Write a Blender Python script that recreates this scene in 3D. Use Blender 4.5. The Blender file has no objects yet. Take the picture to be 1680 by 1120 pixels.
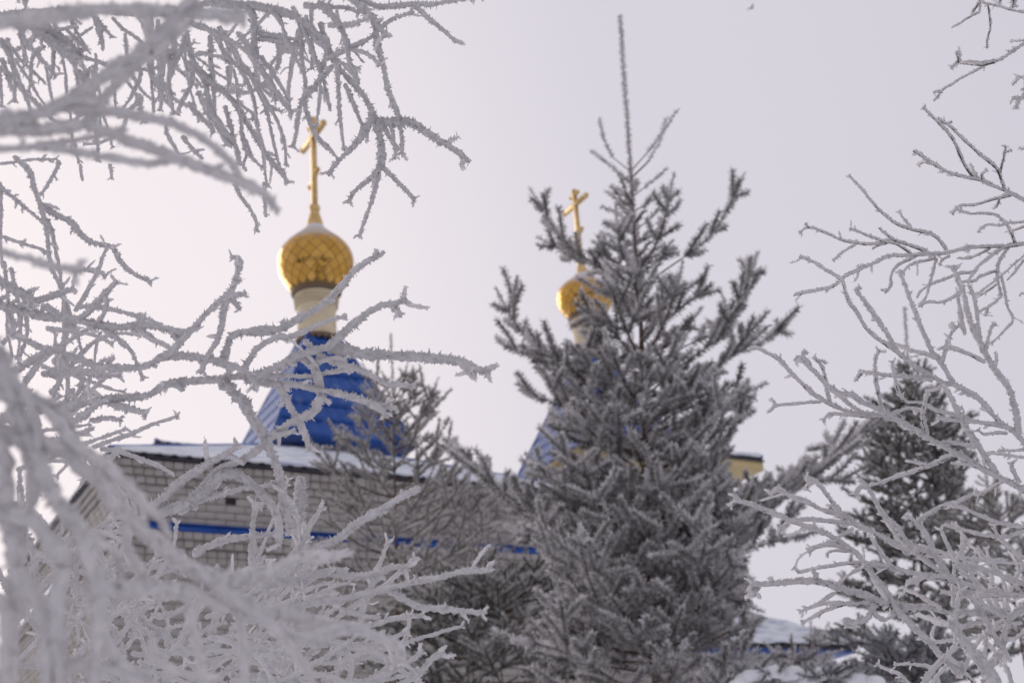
import bpy, math, random
import numpy as np
from mathutils import Vector, Matrix

# ------------------------------------------------------------------ scene, camera, sky, sun
SC = bpy.context.scene
COL = SC.collection
CAM_H, PITCH, ROLL, FPX = 1.6, math.radians(22.6), 0.076, 1680 * 50.0 / 36.0
cd = bpy.data.cameras.new("camera"); cam = bpy.data.objects.new("camera", cd); COL.objects.link(cam)
cam.location = (0, 0, CAM_H)
cam.rotation_euler = (Matrix.Rotation(math.pi / 2 + PITCH, 3, 'X') @ Matrix.Rotation(-ROLL, 3, 'Z')).to_euler()
cd.lens = 50; cd.sensor_width = 36; cd.clip_start = 0.02; cd.clip_end = 4000
cd.dof.use_dof = True; cd.dof.focus_distance = 1.62; cd.dof.aperture_fstop = 12.0
SC.camera = cam

SUN_AZ, SUN_EL = math.radians(-42), math.radians(16)
SUN = (math.sin(SUN_AZ) * math.cos(SUN_EL), math.cos(SUN_AZ) * math.cos(SUN_EL), math.sin(SUN_EL))
wd = bpy.data.worlds.new("World"); SC.world = wd; wd.use_nodes = True
nt = wd.node_tree; nt.nodes.clear()
def wn(t, **k):
    n = nt.nodes.new(t)
    for a, b in k.items(): setattr(n, a, b)
    return n
sky = wn('ShaderNodeTexSky', sky_type='NISHITA', sun_disc=False, sun_elevation=SUN_EL, sun_rotation=SUN_AZ,
         air_density=1.0, dust_density=4.0, ozone_density=1.0)
bg_sky = wn('ShaderNodeBackground'); bg_sky.inputs[1].default_value = 0.06
nt.links.new(sky.outputs[0], bg_sky.inputs[0])
tc = wn('ShaderNodeTexCoord')
dot = wn('ShaderNodeVectorMath', operation='DOT_PRODUCT'); dot.inputs[1].default_value = SUN
nt.links.new(tc.outputs['Generated'], dot.inputs[0])
ramp = wn('ShaderNodeValToRGB'); cr = ramp.color_ramp; cr.interpolation = 'EASE'
mp = wn('ShaderNodeMapRange'); mp.inputs[1].default_value = -1; mp.inputs[2].default_value = 1
nt.links.new(dot.outputs['Value'], mp.inputs[0]); nt.links.new(mp.outputs[0], ramp.inputs[0])
cr.elements[0].position = 0.0; cr.elements[0].color = (0.60, 0.585, 0.64, 1)
cr.elements[1].position = 1.0; cr.elements[1].color = (0.98, 0.885, 0.895, 1)
for p, c in ((0.62, (0.56, 0.55, 0.62, 1)), (0.84, (0.67, 0.64, 0.71, 1)), (0.94, (0.87, 0.805, 0.835, 1))):
    e = cr.elements.new(p); e.color = c
bg_haze = wn('ShaderNodeBackground'); bg_haze.inputs[1].default_value = 1.08
nt.links.new(ramp.outputs[0], bg_haze.inputs[0])
mixs = wn('ShaderNodeMixShader'); mixs.inputs[0].default_value = 0.94      # thick winter overcast over the clear sky
nt.links.new(bg_sky.outputs[0], mixs.inputs[1]); nt.links.new(bg_haze.outputs[0], mixs.inputs[2])
wo = wn('ShaderNodeOutputWorld'); nt.links.new(mixs.outputs[0], wo.inputs[0])

sd = bpy.data.lights.new("sun", 'SUN'); sun = bpy.data.objects.new("sun", sd); COL.objects.link(sun)
sd.energy = 1.2; sd.angle = math.radians(40); sd.color = (1.0, 0.93, 0.88)
sun.rotation_euler = Vector(SUN).to_track_quat('Z', 'Y').to_euler()
SC.view_settings.view_transform = 'Standard'; SC.view_settings.look = 'None'
SC.view_settings.exposure = 0.0; SC.view_settings.gamma = 1.0; SC.view_settings.use_curve_mapping = False
SC.render.engine = 'CYCLES'
SC.cycles.use_denoising = True
SC.cycles.max_bounces = 10; SC.cycles.diffuse_bounces = 8; SC.cycles.glossy_bounces = 3
SC.cycles.transmission_bounces = 8; SC.cycles.caustics_reflective = False; SC.cycles.caustics_refractive = False

# ------------------------------------------------------------------ measuring the place from the photograph
SP, CP, SR, CR = math.sin(PITCH), math.cos(PITCH), math.sin(ROLL), math.cos(ROLL)
def at(px, py, d):                                  # point at distance d along the lens axis
    x = (np.asarray(px, float) - 840) / FPX; y = (np.asarray(py, float) - 560) / FPX; d = np.asarray(d, float)
    a = x * CR - y * SR; b = -(x * SR + y * CR)
    return np.stack([a * d, d * CP - b * d * SP, CAM_H + d * SP + b * d * CP], -1)
EYE = np.array([0, 0, CAM_H])
def at_Y(px, py, Y):                                # point in the upright plane Y metres in front of the camera
    r = at(px, py, 1.0) - EYE
    return EYE + r * (Y / r[..., 1:2] if r.ndim > 1 else Y / r[1])
def project(P):
    P = np.asarray(P, float); d = P[..., 1] * CP + (P[..., 2] - CAM_H) * SP
    a = P[..., 0] / d; b = -(-P[..., 1] * SP + (P[..., 2] - CAM_H) * CP) / d
    return 840 + FPX * (a * CR + b * SR), 560 + FPX * (-a * SR + b * CR)
def height_at(X, Y, py):
    lo, hi = CAM_H - 8.0, CAM_H + 40.0
    for _ in range(60):
        mid = (lo + hi) / 2
        if project((X, Y, mid))[1] > py: lo = mid
        else: hi = mid
    return (lo + hi) / 2

# ------------------------------------------------------------------ materials
def material(name, base, rough=0.6, metal=0.0, coat=0.0, spec=0.4):
    m = bpy.data.materials.new(name); m.use_nodes = True
    b = m.node_tree.nodes['Principled BSDF']
    b.inputs['Base Color'].default_value = (*base, 1); b.inputs['Roughness'].default_value = rough
    b.inputs['Metallic'].default_value = metal; b.inputs['Coat Weight'].default_value = coat
    b.inputs['Specular IOR Level'].default_value = spec
    return m
class N:
    def __init__(s, m): s.t = m.node_tree; s.b = s.t.nodes['Principled BSDF']
    def new(s, t, **k):
        n = s.t.nodes.new(t)
        for a, b in k.items(): setattr(n, a, b)
        return n
    def link(s, a, b): s.t.links.new(a, b)
    def noise(s, scale, detail=3, rough=0.55, coord='Object', vec=None, stretch=None):
        n = s.new('ShaderNodeTexNoise'); n.inputs['Scale'].default_value = scale
        n.inputs['Detail'].default_value = detail; n.inputs['Roughness'].default_value = rough
        c = s.new('ShaderNodeTexCoord'); out = c.outputs[coord]
        if stretch:
            mpn = s.new('ShaderNodeMapping'); mpn.inputs['Scale'].default_value = stretch
            s.link(out, mpn.inputs[0]); out = mpn.outputs[0]
        s.link(out, n.inputs['Vector']); return n.outputs['Fac']
    def ramp(s, fac, stops):
        r = s.new('ShaderNodeValToRGB'); e = r.color_ramp.elements
        e[0].position, e[0].color = stops[0][0], (*stops[0][1], 1)
        e[1].position, e[1].color = stops[-1][0], (*stops[-1][1], 1)
        for p, c in stops[1:-1]: e.new(p).color = (*c, 1)
        s.link(fac, r.inputs[0]); return r.outputs[0]
    def maprange(s, v, a, b, c=0, d=1):
        n = s.new('ShaderNodeMapRange')
        for i, x in ((1, a), (2, b), (3, c), (4, d)): n.inputs[i].default_value = x
        s.link(v, n.inputs[0]); return n.outputs[0]
    def math(s, op, a, b):
        n = s.new('ShaderNodeMath', operation=op)
        for i, x in enumerate((a, b)):
            if isinstance(x, (int, float)): n.inputs[i].default_value = x
            else: s.link(x, n.inputs[i])
        n.use_clamp = op in ('MULTIPLY', 'ADD')
        return n.outputs[0]
    def mix(s, f, a, b):
        n = s.new('ShaderNodeMix', data_type='RGBA')
        for i, x in ((0, f), (6, a), (7, b)):
            if isinstance(x, tuple): n.inputs[i].default_value = (*x, 1)
            elif isinstance(x, (int, float)): n.inputs[i].default_value = x
            else: s.link(x, n.inputs[i])
        return n.outputs[2]
    def color(s, x): s.link(x, s.b.inputs['Base Color'])
    def bump(s, h, strength=0.3, dist=0.01):
        n = s.new('ShaderNodeBump'); n.inputs['Strength'].default_value = strength
        n.inputs['Distance'].default_value = dist; s.link(h, n.inputs['Height']); s.link(n.outputs[0], s.b.inputs['Normal'])
    def normal(s, axis):
        g = s.new('ShaderNodeNewGeometry'); sp = s.new('ShaderNodeSeparateXYZ')
        s.link(g.outputs['Normal'], sp.inputs[0]); return sp.outputs[axis]

M = {}
def frosty(name, base, trans):                      # hoarfrost: matt white crystals that let a little light through
    m = material(name, base, 0.75, spec=0.25); n = N(m)
    n.color(n.ramp(n.noise(160, 2), [(0.3, tuple(c * 0.93 for c in base)), (0.7, base)]))
    tr = n.new('ShaderNodeBsdfTranslucent'); tr.inputs[0].default_value = (*base, 1)
    mx = n.new('ShaderNodeMixShader'); mx.inputs[0].default_value = trans
    n.link(n.b.outputs[0], mx.inputs[1]); n.link(tr.outputs[0], mx.inputs[2])
    n.link(mx.outputs[0], n.t.nodes['Material Output'].inputs[0])
    return m
M['frost'] = frosty('hoarfrost', (0.91, 0.89, 0.90), 0.38)
m = M['bark'] = material('twig_bark', (0.06, 0.045, 0.042), 0.7); n = N(m)
n.color(n.ramp(n.noise(90, 4), [(0.3, (0.035, 0.024, 0.024)), (0.62, (0.085, 0.058, 0.052)), (0.8, (0.15, 0.12, 0.11))]))
m = M['trunk'] = material('spruce_bark', (0.10, 0.06, 0.04), 0.85); n = N(m)
n.color(n.ramp(n.noise(30, 5), [(0.3, (0.05, 0.032, 0.025)), (0.55, (0.14, 0.075, 0.045)), (0.75, (0.24, 0.19, 0.17))]))
n.bump(n.noise(45, 5), 0.8, 0.01)
def needle_mat(name, green, frost, cover):
    m = material(name, green, 0.75, spec=0.2); n = N(m)
    a = n.new('ShaderNodeAttribute', attribute_name='tip')
    f = n.math('ADD', n.maprange(a.outputs['Fac'], 0.0, 0.8, cover - 0.62, cover + 0.25),
               n.maprange(n.noise(11, 3), 0.35, 0.7, -0.22, 0.2))
    f = n.math('ADD', f, n.maprange(n.normal(2), -0.5, 0.9, -0.12, 0.12))
    n.color(n.mix(f, n.ramp(n.noise(3.0, 3), [(0.35, tuple(c * 0.85 for c in green)), (0.7, tuple(c * 1.25 for c in green))]), frost))
    tr = n.new('ShaderNodeBsdfTranslucent'); mx = n.new('ShaderNodeMixShader'); mx.inputs[0].default_value = 0.28
    n.link(n.b.inputs['Base Color'].links[0].from_socket, tr.inputs[0])
    n.link(n.b.outputs[0], mx.inputs[1]); n.link(tr.outputs[0], mx.inputs[2]); n.link(mx.outputs[0], n.t.nodes['Material Output'].inputs[0])
    return m
M['needle'] = needle_mat('frosted_needles', (0.046, 0.047, 0.034), (0.82, 0.80, 0.81), 0.86)
M['needle_tan'] = needle_mat('lightly_frosted_needles', (0.072, 0.068, 0.050), (0.74, 0.715, 0.705), 0.84)
M['needle_dark'] = needle_mat('dark_needles', (0.050, 0.055, 0.036), (0.68, 0.66, 0.655), 0.70)
M['needle_pale'] = needle_mat('pale_frosted_needles', (0.10, 0.09, 0.07), (0.66, 0.64, 0.645), 0.95)
M['needle_snow'] = needle_mat('snowy_needles', (0.06, 0.06, 0.045), (0.60, 0.60, 0.635), 0.8)
m = M['snow'] = material('snow', (0.84, 0.85, 0.88), 0.65, spec=0.3); n = N(m)
n.bump(n.noise(14, 5), 0.5, 0.03)
m = M['brick'] = material('white_silicate_brick', (0.5, 0.48, 0.46), 0.85, spec=0.2); n = N(m)
oi = n.new('ShaderNodeObjectInfo'); ge = n.new('ShaderNodeNewGeometry')
rnd = n.math('FRACT', n.math('ADD', n.math('MULTIPLY', oi.outputs['Random'], 0.5), n.math('MULTIPLY', ge.outputs['Random Per Island'], 0.5)), 0)
c0 = n.ramp(rnd, [(0.0, (0.29, 0.26, 0.24)), (0.2, (0.36, 0.335, 0.32)), (0.6, (0.42, 0.395, 0.38)), (0.85, (0.39, 0.36, 0.34)), (1.0, (0.36, 0.315, 0.28))])
n.color(n.mix(n.maprange(n.noise(7, 5), 0.35, 0.75, 0, 0.45), c0, (0.30, 0.27, 0.25)))
n.bump(n.noise(90, 4), 0.35, 0.004)
m = M['mortar'] = material('mortar', (0.22, 0.185, 0.155), 0.95, spec=0.1); n = N(m)
n.color(n.ramp(n.noise(12, 5), [(0.3, (0.15, 0.125, 0.105)), (0.7, (0.27, 0.235, 0.20))]))
def painted(name, c, frost_axis=None):
    m = material(name, c, 0.42, coat=0.04, spec=0.32); n = N(m)
    col = n.ramp(n.noise(4, 4), [(0.3, tuple(x * 0.82 for x in c)), (0.7, tuple(x * 1.1 for x in c))])
    if frost_axis:                                  # windward faces and tile edges hold rime
        g = n.new('ShaderNodeNewGeometry'); d = n.new('ShaderNodeVectorMath', operation='DOT_PRODUCT')
        d.inputs[1].default_value = frost_axis; n.link(g.outputs['Normal'], d.inputs[0])
        w = n.maprange(d.outputs['Value'], 0.35, 0.8, 0.0, 0.25)
        w = n.math('ADD', w, n.maprange(n.noise(3.2, 5, 0.65), 0.58, 0.72, 0.0, 0.20))
        w = n.math('MULTIPLY', w, n.maprange(n.noise(9, 4), 0.2, 0.7, 0.45, 1.1))
        col = n.mix(w, col, (0.62, 0.64, 0.72)); n.link(n.maprange(w, 0, 0.6, 0.36, 0.8), n.b.inputs['Roughness'])
    n.color(col); return m
THETA = math.radians(29.8)                           # the church's walls stand at this angle
UX, VX = np.array([math.cos(THETA), math.sin(THETA), 0]), np.array([-math.sin(THETA), math.cos(THETA), 0])
M['blue'] = painted('blue_metal_tile', (0.012, 0.074, 0.32), tuple(-UX))
M['blue_trim'] = painted('blue_trim_paint', (0.02, 0.085, 0.36))
M['dark_metal'] = material('dark_eave_metal', (0.07, 0.066, 0.08), 0.5, metal=0.3)
m = M['roof_snow'] = material('thin_roof_snow', (0.8, 0.82, 0.86), 0.7, spec=0.2); n = N(m)
f = n.maprange(n.noise(2.2, 6, 0.68, stretch=(1.0, 1.0, 6.0)), 0.47, 0.66, 0.0, 0.62)
n.color(n.mix(f, (0.80, 0.82, 0.86), (0.16, 0.22, 0.42))); n.bump(n.noise(9, 5), 0.6, 0.03)
m = M['gold'] = material('gilded_metal', (0.80, 0.50, 0.12), 0.14, metal=1.0); n = N(m)
ge = n.new('ShaderNodeNewGeometry'); oi = n.new('ShaderNodeObjectInfo')
gc = n.ramp(oi.outputs['Random'], [(0.0, (0.50, 0.275, 0.060)), (0.5, (0.56, 0.315, 0.070)), (1.0, (0.63, 0.37, 0.10))])
w = n.maprange(n.normal(2), 0.52, 0.82, 0.0, 0.9)
w = n.math('MULTIPLY', w, n.maprange(n.noise(9, 4), 0.3, 0.6, 0.6, 1.15))
n.color(n.mix(w, gc, (0.70, 0.68, 0.70))); n.link(n.maprange(w, 0, 0.5, 1, 0), n.b.inputs['Metallic'])
n.link(n.maprange(w, 0, 0.5, 0.13, 0.8), n.b.inputs['Roughness']); n.bump(n.noise(5.5, 2), 0.5, 0.05)
m = M['gold_dull'] = material('dull_gilding', (0.72, 0.50, 0.22), 0.42, metal=0.7); n = N(m)
n.color(n.ramp(n.noise(8, 4), [(0.3, (0.56, 0.37, 0.14)), (0.7, (0.76, 0.55, 0.27))]))
m = M['cream'] = material('cream_plaster', (0.70, 0.60, 0.42), 0.75, spec=0.25); n = N(m)
n.color(n.ramp(n.noise(5, 5), [(0.3, (0.60, 0.50, 0.335)), (0.7, (0.74, 0.64, 0.45))]))
M['cream_dark'] = material('dark_bronze', (0.20, 0.14, 0.095), 0.5, metal=0.5)  # dark bronze of the collars, scalloped edges and rear eave board
M['soffit'] = material('cream_board', (0.62, 0.49, 0.25), 0.6)
M['vent'] = material('vent_shade', (0.03, 0.028, 0.026), 0.9)
m = M['gold_seam'] = material('gilded_seams', (0.30, 0.20, 0.09), 0.5, metal=0.5); n = N(m)
n.color(n.mix(n.maprange(n.normal(2), 0.12, 0.5, 0.0, 1.0), (0.26, 0.17, 0.07), (0.68, 0.66, 0.68))); n.link(n.maprange(n.normal(2), 0.05, 0.4, .6, 0), n.b.inputs['Metallic'])
m = M['wood'] = material('far_conifers', (0.035, 0.037, 0.030), 0.9, spec=0.1); n = N(m)
n.color(n.ramp(n.noise(0.8, 4), [(0.35, (0.018, 0.02, 0.015)), (0.7, (0.075, 0.073, 0.066))]))
M['bird'] = material('dark_feathers', (0.035, 0.033, 0.04), 0.7)

# ------------------------------------------------------------------ object helpers
def mesh_data(name, V, F, mats, midx=None, smooth=False, attr=None):
    V = np.ascontiguousarray(V, dtype=np.float32); me = bpy.data.meshes.new(name)
    if isinstance(F, np.ndarray): groups = [F]
    else: groups = [np.asarray(g) for g in F if len(g)]
    tot = np.concatenate([np.full(len(g), g.shape[1], np.int32) for g in groups])
    idx = np.concatenate([g.ravel() for g in groups]).astype(np.int32)
    me.vertices.add(len(V)); me.vertices.foreach_set('co', V.ravel())
    me.loops.add(len(idx)); me.loops.foreach_set('vertex_index', idx)
    me.polygons.add(len(tot)); st = np.concatenate([[0], np.cumsum(tot)[:-1]]).astype(np.int32)
    me.polygons.foreach_set('loop_start', st); me.polygons.foreach_set('loop_total', tot)
    for m in mats: me.materials.append(m)
    if midx is not None: me.polygons.foreach_set('material_index', np.asarray(midx, np.int32))
    if smooth: me.polygons.foreach_set('use_smooth', np.ones(len(tot), bool))
    if attr is not None:
        a = me.attributes.new('tip', 'FLOAT', 'POINT'); a.data.foreach_set('value', np.asarray(attr, np.float32))
    me.update(calc_edges=True); me.validate()
    return me
def link(name, me, parent=None, loc=(0, 0, 0), rot=(0, 0, 0)):
    o = bpy.data.objects.new(name, me); COL.objects.link(o); o.location = loc; o.rotation_euler = rot
    if parent is not None: o.parent = parent
    return o
def thing(name, label, cat, loc, rz=0.0, group=None):
    o = bpy.data.objects.new(name, None); COL.objects.link(o); o.empty_display_size = 0.2
    o.location = loc; o.rotation_euler = (0, 0, rz); o['label'] = label; o['category'] = cat
    if group: o['group'] = group
    return o
class MB:                                           # gathers boxes, prisms, lathes, tubes into one mesh
    def __init__(s): s.v = []; s.q = []; s.t = []; s.n = 0
    def add(s, V, quads=(), tris=()):
        V = np.asarray(V, float).reshape(-1, 3)
        if len(quads): s.q.append(np.asarray(quads) + s.n)
        if len(tris): s.t.append(np.asarray(tris) + s.n)
        s.v.append(V); s.n += len(V); return s
    def hexa(s, V):                                  # 8 corners: bottom 0-3, top 4-7
        return s.add(V, [(0, 3, 2, 1), (4, 5, 6, 7), (0, 1, 5, 4), (1, 2, 6, 5), (2, 3, 7, 6), (3, 0, 4, 7)])
    def box(s, a, b):
        (x0, y0, z0), (x1, y1, z1) = a, b
        return s.hexa([(x0, y0, z0), (x1, y0, z0), (x1, y1, z0), (x0, y1, z0), (x0, y0, z1), (x1, y0, z1), (x1, y1, z1), (x0, y1, z1)])
    def lathe(s, prof, seg=32, c=(0, 0, 0)):
        a = np.arange(seg) * 2 * math.pi / seg; V = []
        for r, z in prof: V.append(np.stack([c[0] + r * np.cos(a), c[1] + r * np.sin(a), np.full(seg, c[2] + z)], -1))
        Q = []
        for i in range(len(prof) - 1):
            for j in range(seg):
                k = (j + 1) % seg; Q.append((i * seg + j, i * seg + k, (i + 1) * seg + k, (i + 1) * seg + j))
        return s.add(np.concatenate(V), Q)
    def tube(s, P, r, seg=6):
        P = np.asarray(P, float); r = np.broadcast_to(r, (len(P),)); T, A, B = frames(P)
        a = np.arange(seg) * 2 * math.pi / seg
        V = P[:, None] + r[:, None, None] * (A[:, None] * np.cos(a)[None, :, None] + B[:, None] * np.sin(a)[None, :, None])
        return s.add(V.reshape(-1, 3), tube_quads(len(P), seg), [])
    def make(s, name, mat, parent=None, smooth=False, loc=(0, 0, 0), rot=(0, 0, 0)):
        F = [np.concatenate(s.q)] if s.q else []
        if s.t: F.append(np.concatenate(s.t))
        me = mesh_data(name, np.concatenate(s.v), F, [mat], smooth=smooth); return link(name, me, parent, loc, rot)
def frames(P):
    T = np.gradient(P, axis=0); T /= np.linalg.norm(T, axis=1, keepdims=True) + 1e-12
    ref = np.array([0, 0, 1.0]) if np.mean(np.abs(T[:, 2])) < 0.8 else np.array([0, 1.0, 0])
    A = ref - T * (T @ ref)[:, None]; A /= np.linalg.norm(A, axis=1, keepdims=True) + 1e-12
    return T, A, np.cross(T, A)
def tube_quads(n, seg):
    i = np.arange(n - 1)[:, None] * seg; j = np.arange(seg)[None]; k = (j + 1) % seg
    return np.stack([i + j, i + k, i + seg + k, i + seg + j], -1).reshape(-1, 4)
def curve(P, step):                                 # smooth curve through the points, evenly resampled
    P = np.asarray(P, float)
    if len(P) == 2: P = np.stack([P[0], (P[0] * 2 + P[1]) / 3, (P[0] + 2 * P[1]) / 3, P[1]])
    Q = np.concatenate([[2 * P[0] - P[1]], P, [2 * P[-1] - P[-2]]]); out = []
    t = np.linspace(0, 1, 12, endpoint=False)[:, None]
    for i in range(len(P) - 1):
        a, b, c, d = Q[i:i + 4]
        out.append(0.5 * (2 * b + (c - a) * t + (2 * a - 5 * b + 4 * c - d) * t ** 2 + (3 * b - a - 3 * c + d) * t ** 3))
    C = np.concatenate(out + [P[-1:]]); L = np.concatenate([[0], np.cumsum(np.linalg.norm(np.diff(C, axis=0), axis=1))])
    n = max(4, int(L[-1] / step) + 1); s = np.linspace(0, L[-1], n)
    return np.stack([np.interp(s, L, C[:, k]) for k in range(3)], -1), L[-1]
RNG = np.random.default_rng(7)
def wave_noise(x, rng, f):                          # cheap smooth 1-d noise
    out = np.zeros_like(x)
    for k in range(4): out += np.sin(x * f * (0.6 + 0.55 * k) + rng.uniform(0, 6.28)) / (1 + 0.5 * k)
    return out / 2.0

# ------------------------------------------------------------------ ground
gx = np.linspace(-1, 1, 81); gx = np.sign(gx) * np.abs(gx) ** 3 * 1500
GX, GY = np.meshgrid(gx, gx + 10)
R0 = np.hypot(GX, GY - 10)
GZ = -0.05 + 0.06 * np.sin(GX * 0.9) * np.sin(GY * 0.7 + 1) * np.exp(-R0 / 60)
i = np.arange(80)[:, None] * 81 + np.arange(80)[None]
me = mesh_data('snow_ground', np.stack([GX, GY, GZ], -1).reshape(-1, 3),
               np.stack([i, i + 1, i + 82, i + 81], -1).reshape(-1, 4), [M['snow']], smooth=True)
g = link('snow_ground', me); g['kind'] = 'structure'

# dark conifer wood behind the photographer (seen only as the dark smear in the gilding)
rg = np.random.default_rng(77); wd_ = MB()
for k in range(70):
    ang = math.radians(-180 + rg.uniform(-75, 75)); R_ = rg.uniform(38, 70); hx, hy, hh = R_ * math.sin(ang), R_ * math.cos(ang), rg.uniform(9, 16)
    pr_ = []
    for t in np.linspace(0, 1, 9)[:-1]:
        w_ = (1 - t) * hh * .2 + .1; pr_ += [(w_ * rg.uniform(.9, 1.15), hh * (.08 + .92 * t)), (w_ * .62, hh * (.08 + .92 * (t + .09)))]
    wd_.lathe(pr_ + [(.02, hh)], 9, (hx, hy, 0)); wd_.tube([(hx, hy, -.1), (hx, hy, hh * .3)], .22, 6)
o = wd_.make('far_wood', M['wood']); o['kind'] = 'stuff'

# ------------------------------------------------------------------ church of white brick
corner = at(192, 752, 17.5)
O = np.array([corner[0], corner[1], 0.0])
def loc2w(u, v, z=0.0): return O + UX * u + VX * v + np.array([0, 0, z])
def w2loc(P):
    d = np.asarray(P, float) - O
    return np.array([d @ UX, d @ VX, d[2]])
church = thing('church', 'white brick church with blue metal tent roofs, gilded onion domes and crosses', 'church', tuple(O), THETA)
COURSE = 0.098
def brick_mesh(lu, h, d, name='brick'):
    b = 0.006; x0, x1 = b, lu - b; V = []
    for y, s in ((0.0, b), (b, 0.0)):               # proud face with a small arris, then the sides run back
        V += [(s, y, s), (lu - s, y, s), (lu - s, y, h - s), (s, y, h - s)]
    V += [(0, d, 0), (lu, d, 0), (lu, d, h), (0, d, h)]
    F = [(0, 1, 2, 3)] + [(4 + i, 4 + (i + 1) % 4, (i + 1) % 4, i) for i in range(4)] + [(8 + i, 8 + (i + 1) % 4, 4 + (i + 1) % 4, 4 + i) for i in range(4)]
    return np.array(V, float), np.array(F)
STR = brick_mesh(0.246, 0.088, 0.06); HDR = brick_mesh(0.117, 0.088, 0.16)
me_str = mesh_data('brick', *STR, [M['brick']]); me_hdr = mesh_data('brick', *HDR, [M['brick']])

def lay(face, Lw, ztop, zbot, corbel, rng, skip=None):
    """courses of one wall: list of (kind, along, out, z); corbel(k) -> (header?, proud)"""
    out = []; k = 0; z = ztop - 0.094
    while z > zbot:
        hd, pr = corbel(k, z)
        if hd is not None:
            p = 0.130 if hd else 0.260; n = int(math.ceil((Lw + 2 * pr) / p)); p = (Lw + 2 * pr) / n
            if not hd and k % 2:
                out.append((True, -pr, pr + rng.normal(0, 0.002), z)); out.append((True, Lw + pr - 0.126, pr + rng.normal(0, 0.002), z))
            for j in range(n):
                off = 0 if hd or k % 2 == 0 else p / 2
                x = -pr + j * p + off
                if x + p * 0.8 > Lw + pr: continue
                if skip and skip(x + p / 2, z):
                    out.append((True, x, pr, z)); continue
                out.append((hd, x + rng.normal(0, 0.0012), pr + rng.normal(0, 0.0022), z + rng.normal(0, 0.001)))
        k += 1; z -= COURSE
    return out
def to_local(face, hd, x, pr, z, V):                # brick mesh -> wall position
    W = V.copy(); W[:, 1] -= pr; W[:, 0] += x
    if face == 'front': return W + (0, 0, z)
    if face == 'right': return np.stack([-W[:, 1], W[:, 0], W[:, 2] + z], -1)
    return np.stack([W[:, 1], -W[:, 0], W[:, 2] + z], -1)          # left wall, runs back
SB = 6.55; ZE = corner[2]
pb = at(330, 872, 1.0) - np.array([0, 0, CAM_H])     # blue band, measured on the front wall
nrm = VX; tt = ((O - np.array([0, 0, CAM_H])) @ nrm) / (pb @ nrm); ZB = CAM_H + pb[2] * tt
kb = round((ZE - 0.094 - ZB) / COURSE)
def corbel(k, z):
    if k < 3: return True, 0.085 - 0.028 * k
    if k == kb: return None, 0
    if kb < k < kb + 3: return True, 0.07 - 0.028 * (k - kb - 1)
    if kb + 3 <= k < kb + 5: return True, 0.0
    return False, 0.0
# vent hole in the front wall
pv = at(372, 818, 1.0) - np.array([0, 0, CAM_H]); pvw = np.array([0, 0, CAM_H]) + pv * (((O - np.array([0, 0, CAM_H])) @ nrm) / (pv @ nrm))
UVENT, ZVENT = w2loc(pvw)[0], pvw[2]
MB().box((0.014, 0.014, -0.2), (SB - 0.014, SB - 0.014, ZE - 0.002)).make('wall', M['mortar'], church)
mb = MB()
for k in range(0, 3): mb.box((-0.085 + 0.028 * k + 0.02,) * 2 + (ZE - 0.0035 - COURSE * (k + 1),), (SB + 0.06 - 0.028 * k, SB, ZE - 0.0035 - COURSE * k - 0.002))
for k in range(2):
    z1 = ZE - 0.0035 - COURSE * (kb + 1 + k); mb.box((-0.07 + 0.028 * k + 0.02,) * 2 + (z1 - COURSE,), (SB + 0.045 - 0.028 * k, SB - 0.01, z1 - 0.002))
mb.make('cornice', M['mortar'], church)
rng = np.random.default_rng(3)
bricks = [('front',) + b for b in lay('front', SB, ZE, -0.05, corbel, rng,
          lambda x, z: abs(x - UVENT) < 0.125 and abs(z + 0.044 - ZVENT) < 0.06)]
bricks += [('left',) + b for b in lay('left', SB, ZE, -0.05, corbel, rng)]
def show(b):
    f, hd, x, pr, z = b; w = loc2w(x, 0, z) if f == 'front' else loc2w(0, x, z)
    px, py = project(w)
    vis = -10 < px < 1000 and py < 1130
    if f == 'left': vis = vis and py > 820 and px > 60
    return (0 if vis else 1, (0.3 if hd else 0) + (0.2 if f == 'left' else 0) + np.linalg.norm(w) * 0.05 + 0.0 * px)
bricks.sort(key=show)
rest = MB()
for q, (f, hd, x, pr, z) in enumerate(bricks):
    if q < 300:
        o = link('brick', me_hdr if hd else me_str, church)
        if f == 'front': o.location = (x, -pr, z)
        else: o.location = (-pr, x + (0.117 if hd else 0.246), z); o.rotation_euler = (0, 0, -math.pi / 2)
    else:
        V, F = HDR if hd else STR
        W = V + (x, -pr, z)
        if f == 'left': W = np.stack([V[:, 1] - pr, x + (0.12 if hd else 0.25) - V[:, 0], V[:, 2] + z], -1)
        rest.add(W, F)
o = rest.make('brickwork', M['brick'], church); o['kind'] = 'stuff'
zb = ZE - 0.094 - COURSE * kb
mb = MB()
for x in np.arange(0.0, SB - 0.01, 1.31):            # folded strip in lengths, slightly lapped
    mb.box((x - 0.012, -0.052 - 0.003 * (int(x) % 2), zb - 0.01), (min(x + 1.30, SB + 0.04), 0.02, zb + 0.088))
    mb.box((x - 0.012, -0.085, zb + 0.088), (min(x + 1.30, SB + 0.05), 0.02, zb + 0.0935))
mb.box((-0.053, 0.021, zb - 0.01), (0.0, SB, zb + 0.088))
mb.make('blue_band', M['blue_trim'], church)
MB().box((UVENT - 0.16, 0.004, ZVENT - 0.06), (UVENT + 0.16, 0.0135, ZVENT + 0.055)).make('vent', M['vent'], church)  # near-black plate: the shade inside the hole is put into its colour

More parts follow.
